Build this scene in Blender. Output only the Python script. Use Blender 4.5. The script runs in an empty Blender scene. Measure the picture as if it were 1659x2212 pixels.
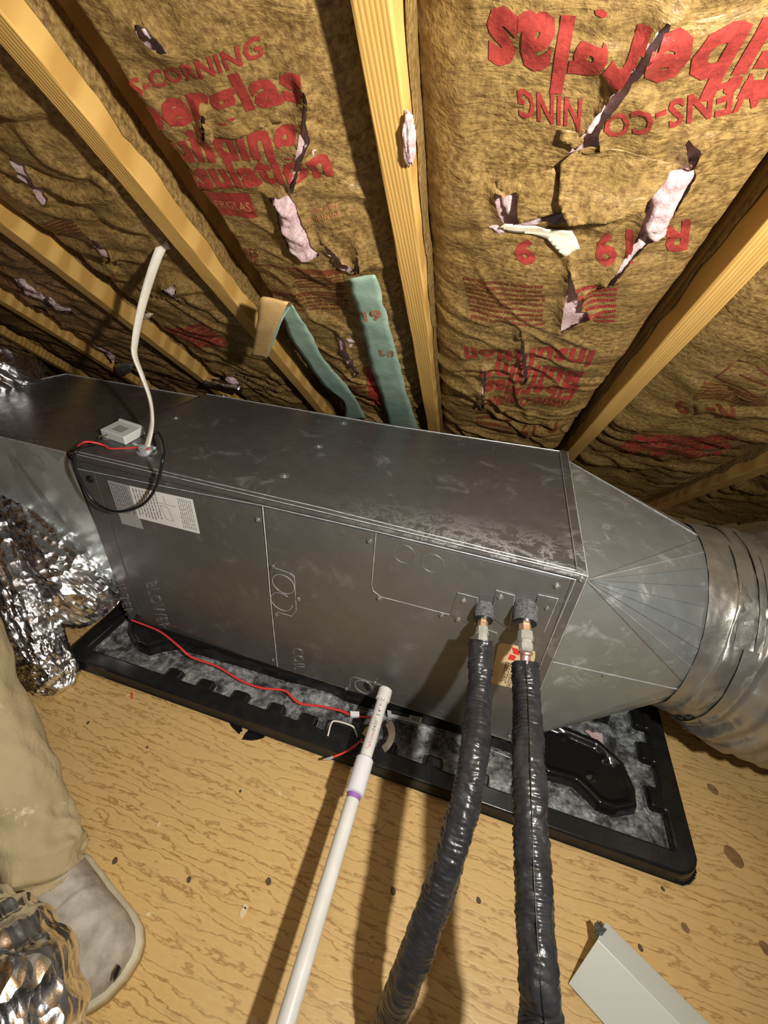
import bpy, bmesh, math, random
import numpy as np
from mathutils import Vector, Matrix, noise

random.seed(7)
SC = bpy.context.scene
COL = SC.collection

# ------------------------------------------------------------------ camera
FPX = 923.3
W_, H_ = 1659.0, 2212.0
CAM = Vector((0.92775, -0.64895, 1.00532))
_a, _b, _c = 0.9961, -0.0637, 0.2976
ROT = Matrix.Rotation(_c, 3, 'Z') @ Matrix.Rotation(_b, 3, 'Y') @ Matrix.Rotation(_a, 3, 'X')
cd = bpy.data.cameras.new('camera')
cam = bpy.data.objects.new('camera', cd)
COL.objects.link(cam)
cam.matrix_world = Matrix.Translation(CAM) @ ROT.to_4x4()
cd.sensor_fit = 'HORIZONTAL'
cd.sensor_width = 36.0
cd.lens = FPX / W_ * 36.0
cd.clip_start = 0.01
SC.camera = cam

# ------------------------------------------------------------------ light
wd = bpy.data.worlds.new('attic_dark'); SC.world = wd
wd.use_nodes = True
wd.node_tree.nodes['Background'].inputs[0].default_value = (1.0, 0.93, 0.82, 1)
wd.node_tree.nodes['Background'].inputs[1].default_value = 0.035

def lamp(name, loc, watts, radius, color, kind='POINT'):
    l = bpy.data.lights.new(name, kind)
    l.energy = watts; l.color = color
    if kind == 'POINT': l.shadow_soft_size = radius
    o = bpy.data.objects.new(name, l); COL.objects.link(o); o.location = loc
    return o
wl = lamp('work_light', (1.26, -0.62, 1.12), 14.0, 0.020, (1.0, 0.955, 0.88), 'AREA')
wl.data.shape = 'DISK'; wl.data.size = .045
wl.rotation_euler = Vector((-.62, .64, -.36)).to_track_quat('-Z', 'Y').to_euler()
lamp('camera_fill', (0.86, -0.72, 1.03), 1.3, 0.03, (1.0, 0.97, 0.93))  # added weak fill beside the camera to soften the shadows

SC.view_settings.view_transform = 'Standard'
SC.view_settings.look = 'None'
SC.view_settings.gamma = 1.0
SC.view_settings.use_curve_mapping = False
SC.view_settings.exposure = 0.42

# ------------------------------------------------------------------ rays from photo measurements to real surfaces
def ray(px, py):
    return ROT @ Vector(((px - W_/2)/FPX, -(py - H_/2)/FPX, -1.0))
def onplane(px, py, P, n):
    v = ray(px, py); n = Vector(n); P = Vector(P)
    return CAM + v*((P - CAM).dot(n)/v.dot(n))
def onz(px, py, z): return onplane(px, py, (0, 0, z), (0, 0, 1))
def ony(px, py, y): return onplane(px, py, (0, y, 0), (0, 1, 0))
def onx(px, py, x): return onplane(px, py, (x, 0, 0), (1, 0, 0))

FLOOR = -0.07
BH, BL, BD = 0.5375, 1.129, 0.518

# roof frame: X along the eave, t down the slope, w away from the room
DN = Vector((0, 0.784, -0.6208)).normalized()
NR = Vector((0, 0.6208, 0.784)).normalized()
RC = 0.84
def rp(x, t, w=0.0): return Vector((x, 0, 0)) + NR*(RC + w) + DN*t
def roof(px, py, w=0.0):
    p = onplane(px, py, NR*(RC + w), NR)
    return p.x, p.dot(DN)

# ------------------------------------------------------------------ materials
def M(name, base=(.5,.5,.5), rough=.5, metal=0.0, spec=.5):
    m = bpy.data.materials.new(name); m.use_nodes = True
    b = m.node_tree.nodes['Principled BSDF']
    b.inputs['Base Color'].default_value = (*base, 1)
    b.inputs['Roughness'].default_value = rough
    b.inputs['Metallic'].default_value = metal
    b.inputs['Specular IOR Level'].default_value = spec
    return m
class N:
    def __init__(s, m): s.t = m.node_tree; s.b = s.t.nodes['Principled BSDF']; s.co = None
    def n(s, typ, **k):
        x = s.t.nodes.new(typ)
        for a, v in k.items(): setattr(x, a, v)
        return x
    def l(s, a, b): s.t.links.new(a, b)
    def coord(s, scale=(1,1,1), rot=(0,0,0), obj=True):
        c = s.n('ShaderNodeTexCoord'); mp = s.n('ShaderNodeMapping')
        mp.inputs['Scale'].default_value = scale; mp.inputs['Rotation'].default_value = rot
        s.l(c.outputs['Object'], mp.inputs['Vector']); return mp.outputs[0]
    def noise(s, vec, scale, detail=4, rough=.55, dist=0.0):
        x = s.n('ShaderNodeTexNoise'); s.l(vec, x.inputs['Vector'])
        x.inputs['Scale'].default_value = scale; x.inputs['Detail'].default_value = detail
        x.inputs['Roughness'].default_value = rough; x.inputs['Distortion'].default_value = dist
        return x.outputs['Fac']
    def voro(s, vec, scale, feature='F1', out='Distance'):
        x = s.n('ShaderNodeTexVoronoi', feature=feature); s.l(vec, x.inputs['Vector'])
        x.inputs['Scale'].default_value = scale; return x.outputs[out]
    def ramp(s, f, stops):
        r = s.n('ShaderNodeValToRGB'); s.l(f, r.inputs[0]); e = r.color_ramp.elements
        while len(e) < len(stops): e.new(.5)
        for i, (p, c) in enumerate(stops):
            e[i].position = p; e[i].color = (*c, 1) if len(c) == 3 else c
        return r.outputs[0]
    def val(s, f, a, b, lo=0.0, hi=1.0):
        r = s.n('ShaderNodeMapRange'); s.l(f, r.inputs[0])
        r.inputs[1].default_value = a; r.inputs[2].default_value = b
        r.inputs[3].default_value = lo; r.inputs[4].default_value = hi; return r.outputs[0]
    def mix(s, f, a, b, mode='MIX'):
        x = s.n('ShaderNodeMix', data_type='RGBA', blend_type=mode)
        if isinstance(f, (int, float)): x.inputs[0].default_value = f
        else: s.l(f, x.inputs[0])
        for i, v in ((6, a), (7, b)):
            if isinstance(v, tuple): x.inputs[i].default_value = (*v, 1)
            else: s.l(v, x.inputs[i])
        return x.outputs[2]
    def math(s, op, a, b=None):
        x = s.n('ShaderNodeMath', operation=op)
        for i, v in ((0, a), (1, b)):
            if v is None: continue
            if isinstance(v, (int, float)): x.inputs[i].default_value = v
            else: s.l(v, x.inputs[i])
        return x.outputs[0]
    def bump(s, h, dist, strength=1.0, prev=None):
        x = s.n('ShaderNodeBump'); s.l(h, x.inputs['Height'])
        x.inputs['Distance'].default_value = dist; x.inputs['Strength'].default_value = strength
        if prev is not None: s.l(prev, x.inputs['Normal'])
        return x.outputs[0]
    def base(s, c): s.l(c, s.b.inputs['Base Color'])
    def rough(s, c): s.l(c, s.b.inputs['Roughness'])
    def metal(s, c): s.l(c, s.b.inputs['Metallic'])
    def normal(s, c): s.l(c, s.b.inputs['Normal'])

def mat_kraft(name, dark, light, gloss=.42):
    m = M(name, light, gloss); g = N(m); v = g.coord()
    mott = g.noise(v, 130, 3, .6); big = g.noise(v, 7, 3)
    c = g.ramp(mott, [(.33, dark), (.62, light)])
    c = g.mix(g.val(big, .35, .7, 0, .45), c, tuple(x*.6 for x in light))
    sp = g.voro(v, 330, 'F1', 'Distance'); spk = g.val(sp, .0, .16, 1, 0)
    gate = g.val(g.noise(v, 190, 1), .52, .58, 0, 1)
    spk = g.math('MULTIPLY', spk, gate)
    c = g.mix(spk, c, (1.0, .88, .6)); g.base(c)  # sparkle highlights painted into the paper colour
    fine = g.noise(v, 260, 2); fold = g.noise(g.coord((1, 3.0, 3.0)), 18, 5, .6, .6)
    n1 = g.bump(fold, .008, .6); n2 = g.bump(fine, .0012, .7, n1)
    g.normal(n2); g.rough(g.val(mott, .3, .7, gloss+.15, gloss-.1)); return m
def mat_ink(name, col):
    m = M(name, col, .42); g = N(m); v = g.coord()
    c = g.ramp(g.noise(v, 120, 3, .6), [(.3, tuple(x*.62 for x in col)), (.62, col)])
    spk = g.math('MULTIPLY', g.val(g.voro(v, 330), 0, .14, 1, 0), g.val(g.noise(v, 190, 1), .58, .64, 0, 1))
    c = g.mix(spk, c, (.95, .6, .45)); g.base(c)  # the same sparkle glints painted over the ink colour
    g.normal(g.bump(g.noise(v, 260, 2), .001, .6)); return m
def mat_wood(name, lo, hi, axis_scale, rough=.55, ring=22):
    m = M(name, hi, rough); g = N(m); v = g.coord(axis_scale)
    w = g.n('ShaderNodeTexWave'); w.wave_type = 'BANDS'; w.bands_direction = 'X'
    g.l(v, w.inputs[0]); w.inputs['Scale'].default_value = ring
    w.inputs['Distortion'].default_value = 3; w.inputs['Detail'].default_value = 3; w.inputs['Detail Scale'].default_value = 1.2
    f = g.noise(v, 60, 4)
    c = g.ramp(w.outputs['Fac'], [(.15, hi), (.75, lo)])
    c = g.mix(g.val(f, .35, .7, 0, .45), c, tuple(x*.75 for x in lo)); g.base(c)
    g.normal(g.bump(f, .0009, .6, g.bump(w.outputs['Fac'], .0006, .5))); return m
def mat_plywood():
    m = M('plywood', (.55,.32,.11), .42); g = N(m); v = g.coord((1.0, 4.0, 1), (0, 0, math.radians(8)))
    d = g.noise(v, 3.2, 4, .6, .8)
    w = g.n('ShaderNodeTexWave'); w.wave_type = 'BANDS'; w.bands_direction = 'Y'
    g.l(v, w.inputs[0]); w.inputs['Scale'].default_value = 4.5; w.inputs['Distortion'].default_value = 15
    w.inputs['Detail'].default_value = 4; w.inputs['Detail Scale'].default_value = 1.6; w.inputs['Detail Roughness'].default_value = .62
    c = g.ramp(w.outputs['Fac'], [(.0, (.42,.235,.075)), (.09, (.66,.43,.16)), (.45, (.75,.51,.20)), (1, (.70,.46,.175))])
    c = g.mix(g.val(d, .36, .66, .0, .35), c, (.72, .49, .22))
    st = g.noise(g.coord((1.4, 9, 1), (0, 0, math.radians(10))), 9, 5, .65)
    c = g.mix(g.val(st, .57, .72, 0, .5), c, (.31, .16, .055))
    bl = g.noise(g.coord(), 3.2, 5); c = g.mix(g.val(bl, .58, .75, 0, .28), c, (.30, .18, .08)); g.base(c)
    g.normal(g.bump(st, .0012, .5, g.bump(w.outputs['Fac'], .0006, .35))); g.rough(g.val(st, .3, .7, .36, .55)); return m
def mat_galv(name, base, rough, spangle=.15, dust=.25, metal=.92, scuff=False):
    m = M(name, base, rough, metal); g = N(m); v = g.coord()
    sp = g.voro(v, 26, 'F1', 'Color'); sep = g.n('ShaderNodeSeparateColor'); g.l(sp, sep.inputs[0])
    cl = g.noise(v, 6, 5, .65)
    c = g.mix(g.val(sep.outputs[0], 0, 1, 0, spangle), base, tuple(min(1, x*1.9) for x in base))
    c = g.mix(g.val(cl, .35, .68, 0, .35), c, tuple(x*.65 for x in base))
    spots = g.math('MULTIPLY', g.val(g.voro(v, 210), 0, .13, 1, 0), g.val(g.noise(v, 5, 3), .45, .62, 0, 1))
    haze = g.val(g.noise(v, 14, 7, .72, .5), .56, .74, 0, dust)
    du = g.math('MAXIMUM', g.math('MULTIPLY', spots, .7), haze)
    if scuff:   # dried drip stains along the front right of the top sheet
        cc = g.n('ShaderNodeTexCoord'); s3 = g.n('ShaderNodeSeparateXYZ'); g.l(cc.outputs['Object'], s3.inputs[0])
        gate = g.math('MULTIPLY', g.val(s3.outputs[0], .60, .95, 0, 1), g.val(s3.outputs[1], .12, .03, 0, 1))
        gate = g.math('MULTIPLY', gate, g.val(s3.outputs[2], .534, .536, 0, 1))
        rg = g.noise(g.coord((1, 1.3, 1)), 17, 9, .78, .5)
        vein = g.math('MULTIPLY', g.val(rg, .47, .51, 0, 1), g.val(rg, .56, .52, 0, 1))
        du = g.math('MAXIMUM', du, g.math('MULTIPLY', gate, g.math('MULTIPLY', vein, .5)))
    c = g.mix(du, c, (.62, .64, .65)); g.base(c)
    g.metal(g.math('MULTIPLY', g.math('SUBTRACT', 1.0, du), metal))
    g.rough(g.val(g.noise(v, 30, 4), .3, .7, rough-.06, rough+.09))
    g.normal(g.bump(g.noise(v, 3.0, 2), .006, .35)); return m
def mat_foil(name, scale=16, base=(.80,.80,.80), rough=.16, dist=.012, metal=1.0):
    m = M(name, base, rough, metal); g = N(m); v = g.coord()
    wv = g.n('ShaderNodeVectorMath', operation='ADD')
    nz = g.n('ShaderNodeTexNoise'); g.l(v, nz.inputs['Vector']); nz.inputs['Scale'].default_value = 9
    sc = g.n('ShaderNodeVectorMath', operation='SCALE'); sc.inputs['Scale'].default_value = .07
    g.l(nz.outputs['Color'], sc.inputs[0]); g.l(v, wv.inputs[0]); g.l(sc.outputs[0], wv.inputs[1])
    n1 = g.bump(g.voro(wv.outputs[0], scale), dist, .9)
    n2 = g.bump(g.voro(wv.outputs[0], scale*2.7), dist*.45, .9, n1)
    n3 = g.bump(g.noise(v, 70, 4), .0015, .6, n2); g.normal(n3)
    g.rough(g.val(g.noise(v, 20, 3), .3, .7, rough-.03, rough+.16)); return m
def mat_fluff():
    m = M('pink_fiberglass', (.80,.50,.50), .95); g = N(m); v = g.coord((1, 1, 1))
    a = g.noise(v, 40, 5, .7, 1.2)
    g.base(g.ramp(a, [(.3, (.62,.34,.36)), (.5, (.84,.58,.58)), (.72, (.93,.76,.74))]))
    g.normal(g.bump(g.noise(v, 110, 5, .75, 2), .004, .9)); m.node_tree.nodes['Principled BSDF'].inputs['Subsurface Weight'].default_value = .1
    return m
def mat_noisy(name, a, b, scale, rough, bumpd=.0006, metal=0.0, bscale=None):
    m = M(name, b, rough, metal); g = N(m); v = g.coord()
    f = g.noise(v, scale, 5, .6); g.base(g.ramp(f, [(.32, a), (.66, b)]))
    g.normal(g.bump(g.noise(v, bscale or scale*3, 4), bumpd, .8)); return m
def mat_pan():
    m = M('pan_plastic', (.012,.012,.012), .16, 0, .6); g = N(m)
    c = g.n('ShaderNodeTexCoord'); s = g.n('ShaderNodeSeparateXYZ'); g.l(c.outputs['Object'], s.inputs[0])
    v = g.coord()
    low = g.val(s.outputs['Z'], -.049, -.054, 0, 1)
    n = g.noise(v, 16, 7, .68, .6); n2 = g.noise(v, 75, 5, .7)
    a = g.math('MULTIPLY', low, g.val(n, .40, .58, .16, 1))
    a = g.math('MULTIPLY', a, g.val(n2, .34, .62, .35, 1))
    edge = g.math('MULTIPLY', g.val(s.outputs['Z'], -.0475, -.0495, 0, 1), g.val(s.outputs['Z'], -.0535, -.051, 0, 1))
    edge = g.math('MULTIPLY', edge, g.val(n2, .36, .56, 0, .85))
    a = g.math('MAXIMUM', a, edge)
    g.base(g.mix(a, (.011,.011,.011), g.ramp(n2, [(.3, (.20,.21,.21)), (.7, (.46,.48,.48))])))
    g.rough(g.val(a, 0, 1, .15, .6)); g.normal(g.bump(n2, .0006, .5)); return m

KRAFT = mat_kraft('kraft_paper', (.13,.066,.016), (.37,.237,.080))
KRAFTD = mat_kraft('kraft_paper_dark', (.10,.042,.016), (.30,.17,.065), .5)  # darker, rougher kraft for the two leftmost facings
INK = mat_ink('red_ink', (.36,.045,.035))
INKB = mat_ink('faded_brown_ink', (.20,.055,.022))
INKO = mat_ink('orange_ink', (.62,.27,.12))
FLUFF = mat_fluff()
CREAM = mat_noisy('cream_paper', (.70,.60,.42), (.9,.85,.68), 30, .7)
RAFT = mat_wood('rafter_wood', (.58,.33,.085), (.80,.50,.15), (1, .05, .05), .5, 62)
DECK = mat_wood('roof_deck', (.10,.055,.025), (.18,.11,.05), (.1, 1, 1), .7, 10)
PLY = mat_plywood()
GALV = mat_galv('dark_galvanised_steel', (.165,.165,.158), .40, .10, .34, .62, scuff=True)
GALVP = mat_galv('dark_galvanised_panel', (.175,.174,.165), .42, .08, .16, .6)
ZINC = mat_galv('bright_galvanised_steel', (.33,.36,.345), .37, .12, .62, .6)
PLEN = mat_galv('plenum_galvanised', (.30,.30,.285), .27, .10, .14, .85)
PLEN_REFL = mat_galv('plenum_painted_reflection', (.50,.54,.51), .33, .6, .45, .6)  # plenum metal made lighter, with reflections of lit surroundings painted in
EDGE = mat_noisy('bright_zinc_and_glint', (.45,.46,.47), (.86,.88,.9), 60, .4, .0003, .5)  # bright zinc; on edge bars it paints bevel highlights and dust
SCR = mat_noisy('screw_steel', (.28,.28,.27), (.5,.5,.48), 90, .38, .0003, .8)
SCRL = mat_noisy('pressed_steel', (.20,.20,.195), (.33,.33,.32), 90, .4, .0003, .5)
BLK = M('black_rubber', (.012,.012,.013), .32)
HOSE = mat_noisy('black_vinyl_wrap', (.016,.016,.018), (.034,.034,.037), 40, .30, .0016, 0, 75)
FOAM = mat_noisy('grey_foam', (.035,.035,.036), (.15,.15,.15), 180, .95, .0015)
BRASS = mat_noisy('tarnished_brass', (.42,.27,.14), (.66,.47,.30), 40, .4, .0003, .6)
COUP = mat_noisy('grey_coupling', (.30,.29,.25), (.46,.45,.40), 30, .45, .0003, .3)
COPPER = mat_noisy('copper', (.55,.27,.20), (.78,.50,.42), 30, .35, .0002, .7)
PVC = mat_noisy('white_pvc', (.70,.69,.64), (.80,.79,.75), 15, .28, .0002)
PVCW = M('bright_white_pvc', (.80,.80,.83), .3)
PURPLE = M('purple_primer', (.34,.16,.46), .45)
INKG = M('grey_print', (.18,.17,.17), .5)
INKM = M('magenta_print', (.55,.06,.16), .5)
WHITE = M('white_plastic', (.80,.80,.77), .35)
CABLE = mat_noisy('cream_cable_jacket', (.68,.62,.50), (.80,.76,.66), 40, .4, .0002)
RED = M('red_wire_jacket', (.80,.055,.05), .38)
YEL = M('yellow_wire_jacket', (.65,.52,.12), .4)
LABELW = mat_noisy('white_label', (.78,.78,.75), (.84,.84,.81), 30, .5, .0001)
LABELG = M('grey_label', (.40,.40,.39), .45)
LABELC = M('cream_label', (.74,.57,.32), .5)
LOGO = M('red_logo', (.75,.04,.04), .45)
DARKT = M('dark_print', (.03,.03,.03), .5)
TEAL = mat_noisy('teal_paper', (.28,.42,.33), (.40,.56,.44), 25, .55, .0008)
TAN = mat_noisy('tan_paper', (.55,.35,.13), (.70,.47,.20), 18, .55, .0008)
FOIL = mat_foil('crumpled_foil', 11, (.86,.86,.87), .17, .018)
FOILD = mat_foil('foil_jacket', 12, (.40,.385,.35), .34, .004, .8)
TAPE = mat_foil('foil_tape', 10, (.42,.41,.37), .34, .003, .8)
PAN = mat_pan(); PANRIM = mat_noisy('pan_rim_plastic', (.010,.010,.010), (.018,.018,.017), 30, .24, .0004)
PANT = M('khaki_cotton', (.42,.34,.19), .85)
_g = N(PANT); _v = _g.coord()
_c = _g.ramp(_g.noise(_v, 7, 5), [(.32, (.36,.285,.155)), (.66, (.47,.385,.22))])
_c = _g.mix(_g.math('MULTIPLY', _g.val(_g.noise(_v, 9, 6, .7), .58, .64, 0, 1), _g.val(_g.noise(_v, 70, 5, .7), .50, .58, 0, .7)), _c, (.72,.66,.46)); _g.base(_c)
_g.normal(_g.bump(_g.noise(_v, 260, 3), .0008, .7, _g.bump(_g.noise(_v, 14, 4, .6, 1.2), .010, .6)))
SHOE = mat_noisy('worn_grey_suede', (.27,.24,.20), (.50,.46,.39), 26, .85, .0014, 0, 90)
SOLE = mat_noisy('cream_rubber_sole', (.52,.46,.31), (.66,.60,.44), 30, .6)
CHAN = M('white_painted_channel', (.70,.72,.66), .3)
FILM = M('black_film', (.01,.01,.011), .12)
CHIPW = M('pale_wood_chip', (.80,.64,.36), .6)
NAILM = mat_noisy('dark_nail_head', (.07,.045,.03), (.14,.09,.06), 200, .6)
KNOT = mat_noisy('wood_knot', (.20,.11,.045), (.34,.20,.085), 90, .55)

# ------------------------------------------------------------------ object helpers
def tag(o, label=None, cat=None, group=None, kind=None):
    if label: o['label'] = label
    if cat: o['category'] = cat
    if group: o['group'] = group
    if kind: o['kind'] = kind
    return o
def thing(name, label, cat, loc=(0,0,0), group=None):
    o = bpy.data.objects.new(name, None); COL.objects.link(o); o.location = loc
    o.empty_display_size = .02
    return tag(o, label, cat, group)
def link(name, me, mats, parent=None, smooth=False, loc=None):
    if not isinstance(mats, (list, tuple)): mats = [mats]
    for m in mats: me.materials.append(m)
    if smooth:
        for p in me.polygons: p.use_smooth = True
    o = bpy.data.objects.new(name, me); COL.objects.link(o)
    if parent is not None:
        o.parent = parent
        o.matrix_parent_inverse = Matrix.Translation(-Vector(parent_loc(parent)))
    return o
def parent_loc(p):
    l = Vector(p.location)
    return l
def mesh(name, verts, faces, mats, parent=None, smooth=False):
    me = bpy.data.meshes.new(name); me.from_pydata([tuple(v) for v in verts], [], faces); me.update()
    return link(name, me, mats, parent, smooth)
def bm_obj(name, bm, mats, parent=None, smooth=False):
    me = bpy.data.meshes.new(name); bmesh.ops.recalc_face_normals(bm, faces=bm.faces)
    bm.to_mesh(me); bm.free(); return link(name, me, mats, parent, smooth)
def bevel(o, w=.002, seg=2):
    b = o.modifiers.new('bevel', 'BEVEL'); b.width = w; b.segments = seg; b.limit_method = 'ANGLE'; return o

def prism(name, poly, off, mats, parent=None, bev=0):
    """polygon (world points) extruded by vector off"""
    n = len(poly); off = Vector(off)
    vs = [Vector(p) for p in poly] + [Vector(p)+off for p in poly]
    fs = [tuple(range(n)), tuple(range(2*n-1, n-1, -1))] + [(i, (i+1) % n, n+(i+1) % n, n+i) for i in range(n)]
    bm = bmesh.new(); bv = [bm.verts.new(v) for v in vs]
    for f in fs: bm.faces.new([bv[i] for i in f])
    o = bm_obj(name, bm, mats, parent)
    if bev: bevel(o, bev)
    return o
def catmull(pts, n):
    P = [Vector(p) for p in pts]; P = [P[0]*2-P[1]] + P + [P[-1]*2-P[-2]]
    out = []
    for i in range(1, len(P)-2):
        for k in range(n):
            t = k/n; a, b, c, d = P[i-1], P[i], P[i+1], P[i+2]
            out.append(.5*((2*b)+(c-a)*t+(2*a-5*b+4*c-d)*t*t+(3*b-a-3*c+d)*t**3))
    out.append(P[-2]); return out
def tube_data(path, rad, seg=16, sx=1.0, sy=1.0, twist=0.0, cap=True, up=(0,0,1)):
    vs, fs = [], []; n = len(path); up = Vector(up); L = 0; prevx = None
    for i, p in enumerate(path):
        tn = (path[min(i+1, n-1)]-path[max(i-1, 0)]).normalized()
        if prevx is None:
            x = tn.cross(up);
            if x.length < .1: x = tn.cross(Vector((1,0,0)))
        else: x = prevx - tn*prevx.dot(tn)
        x.normalize(); prevx = x; y = x.cross(tn).normalized()
        if i: L += (p-path[i-1]).length
        for k in range(seg):
            a = 2*math.pi*k/seg; r = rad(i/(n-1), a, L, p) if callable(rad) else rad
            ca, sa = math.cos(a)*sx, math.sin(a)*sy
            if twist:
                tw = twist*i/(n-1); ca, sa = ca*math.cos(tw)-sa*math.sin(tw), ca*math.sin(tw)+sa*math.cos(tw)
            vs.append(p + (x*ca+y*sa)*r)
    for i in range(n-1):
        for k in range(seg):
            a, b = i*seg+k, i*seg+(k+1) % seg
            fs.append((a, b, b+seg, a+seg))
    if cap: fs += [tuple(range(seg-1, -1, -1)), tuple((n-1)*seg+k for k in range(seg))]
    return vs, fs
def tube(name, path, rad, mats, parent=None, n=8, seg=16, **k):
    pth = catmull(path, n) if n > 1 else [Vector(p) for p in path]
    vs, fs = tube_data(pth, rad, seg, **k); return mesh(name, vs, fs, mats, parent, True)
def lathe(name, p0, p1, prof, mats, parent=None, seg=24, smooth=True):
    """profile [(s, r)] along axis p0->p1 (s in 0..1)"""
    p0, p1 = Vector(p0), Vector(p1); ax = p1-p0
    path = [p0+ax*s for s, r in prof]; t = ax.normalized()
    x = t.cross(Vector((0,0,1)));
    if x.length < .1: x = t.cross(Vector((0,1,0)))
    x.normalize(); y = x.cross(t); vs, fs = [], []
    for p, (s, r) in zip(path, prof):
        for k in range(seg):
            a = 2*math.pi*k/seg; vs.append(p+(x*math.cos(a)+y*math.sin(a))*r)
    n = len(prof)
    for i in range(n-1):
        for k in range(seg):
            a, b = i*seg+k, i*seg+(k+1) % seg; fs.append((a, b, b+seg, a+seg))
    fs += [tuple(range(seg-1, -1, -1)), tuple((n-1)*seg+k for k in range(seg))]
    o = mesh(name, vs, fs, mats, parent, smooth)
    if smooth:
        e = o.modifiers.new('edge', 'EDGE_SPLIT'); e.split_angle = math.radians(35)
    return o
def cutgrid(bm, step, axes=(0, 1)):
    for ax in axes:
        xs = [v.co[ax] for v in bm.verts]; a, b = min(xs), max(xs); k = math.floor(a/step)+1
        while k*step < b:
            pt = Vector((0,0,0)); pt[ax] = k*step; nn = Vector((0,0,0)); nn[ax] = 1
            bmesh.ops.bisect_plane(bm, geom=bm.verts[:]+bm.edges[:]+bm.faces[:], plane_co=pt, plane_no=nn)
            k += 1
_txt = {}
def text_mesh(s, bold=.0, outline=0.0):
    c = bpy.data.curves.new('t', 'FONT'); c.body = s; c.size = 1; c.offset = bold*.8; c.space_character = 1.06; c.resolution_u = 2
    if outline: c.fill_mode = 'NONE'; c.bevel_depth = outline; c.bevel_resolution = 0
    o = bpy.data.objects.new('t', c); COL.objects.link(o)
    dg = bpy.context.evaluated_depsgraph_get(); me = bpy.data.meshes.new_from_object(o.evaluated_get(dg))
    COL.objects.unlink(o); bpy.data.objects.remove(o); bpy.data.curves.remove(c); return me
def put_text(name, s, start, end, top, mapper, mat, parent, bold=.0, outline=0.0, step=None, end_top=True, cap=.72, holes=None):
    """start/end = baseline ends, top = cap-height point over the end (2-D plane coords)"""
    me = text_mesh(s, bold, outline); xs = [v.co.x for v in me.vertices]; a, b = min(xs), max(xs)
    S, E, T = Vector(start[:2]), Vector(end[:2]), Vector(top[:2]); ux = (E-S)/(b-a); uy = (T-(E if end_top else S))/cap
    bm = bmesh.new(); bm.from_mesh(me); bpy.data.meshes.remove(me)
    zs = ux.length
    for v in bm.verts:
        q = S + ux*(v.co.x-a) + uy*v.co.y; v.co = Vector((q.x, q.y, v.co.z*zs))
    if step: cutgrid(bm, step)
    if holes is not None: drop_holes(bm, holes)
    for v in bm.verts: v.co = mapper(v.co.x, v.co.y, v.co.z)
    if step:
        for f in bm.faces: f.smooth = True
    me = bpy.data.meshes.new(name); bm.to_mesh(me); bm.free(); return link(name, me, mat, parent)

# ------------------------------------------------------------------ setting: floor, roof deck, far slope
def grid_obj(name, x0, x1, y0, y1, z, mat, n=2):
    o = mesh(name, [(x0,y0,z),(x1,y0,z),(x1,y1,z),(x0,y1,z),(x0,y0,z-.02),(x1,y0,z-.02),(x1,y1,z-.02),(x0,y1,z-.02)],
             [(0,1,2,3),(7,6,5,4),(0,4,5,1),(1,5,6,2),(2,6,7,3),(3,7,4,0)], mat); return o
tag(grid_obj('floor', -2.6, 3.4, -2.6, 1.75, FLOOR, PLY), kind='structure')
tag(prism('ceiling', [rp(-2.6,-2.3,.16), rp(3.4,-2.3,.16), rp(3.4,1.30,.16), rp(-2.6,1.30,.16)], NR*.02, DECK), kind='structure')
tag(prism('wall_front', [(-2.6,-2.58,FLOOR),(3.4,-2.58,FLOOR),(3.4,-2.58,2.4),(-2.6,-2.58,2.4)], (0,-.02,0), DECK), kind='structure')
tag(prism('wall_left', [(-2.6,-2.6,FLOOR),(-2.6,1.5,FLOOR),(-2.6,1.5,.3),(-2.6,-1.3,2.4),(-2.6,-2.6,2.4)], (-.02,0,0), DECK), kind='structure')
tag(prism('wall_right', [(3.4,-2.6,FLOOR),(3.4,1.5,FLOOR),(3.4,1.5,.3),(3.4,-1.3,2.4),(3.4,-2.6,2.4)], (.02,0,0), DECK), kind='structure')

# ------------------------------------------------------------------ rafters
RDEF = [  # label, px of the underside centre at two places
 ('pale rafter at far left running behind the foil duct', (45,748), (150,807)),
 ('orange rafter at left edge just above the plenum, ending at the dark foil scrap', (0,652), (250,805)),
 ('thin orange rafter passing behind the white cable', (0,490), (434,822)),
 ('long orange rafter that the white cable hangs from', (0,62), (681,877)),
 ('ribbed-grain rafter at top centre with a pink tuft on it', (800,0), (935,925)),
 ('yellow rafter at right ending at the air handler back corner', (1587,600), (1236,982)),
 ('dim rafter at far right above the sheet metal cone', (1659,1012), (1440,1092))]
rafters = []
for i, (lab, a, b) in enumerate(RDEF):
    (xa, ta), (xb, tb) = roof(*a), roof(*b)
    k = (xb-xa)/(tb-ta); x0 = xa - k*ta
    rafters.append((x0, k))
rafters = [(rafters[0][0]-.48, 0.0)] + rafters + [(rafters[-1][0]+.48, 0.0)]
RLAB = ['rafter at extreme left hidden behind foil duct'] + [r[0] for r in RDEF] + ['rafter at extreme right in the dark beyond the cone']
def rx(i, t): return rafters[i][0] + rafters[i][1]*t
HW = .0195
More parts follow.
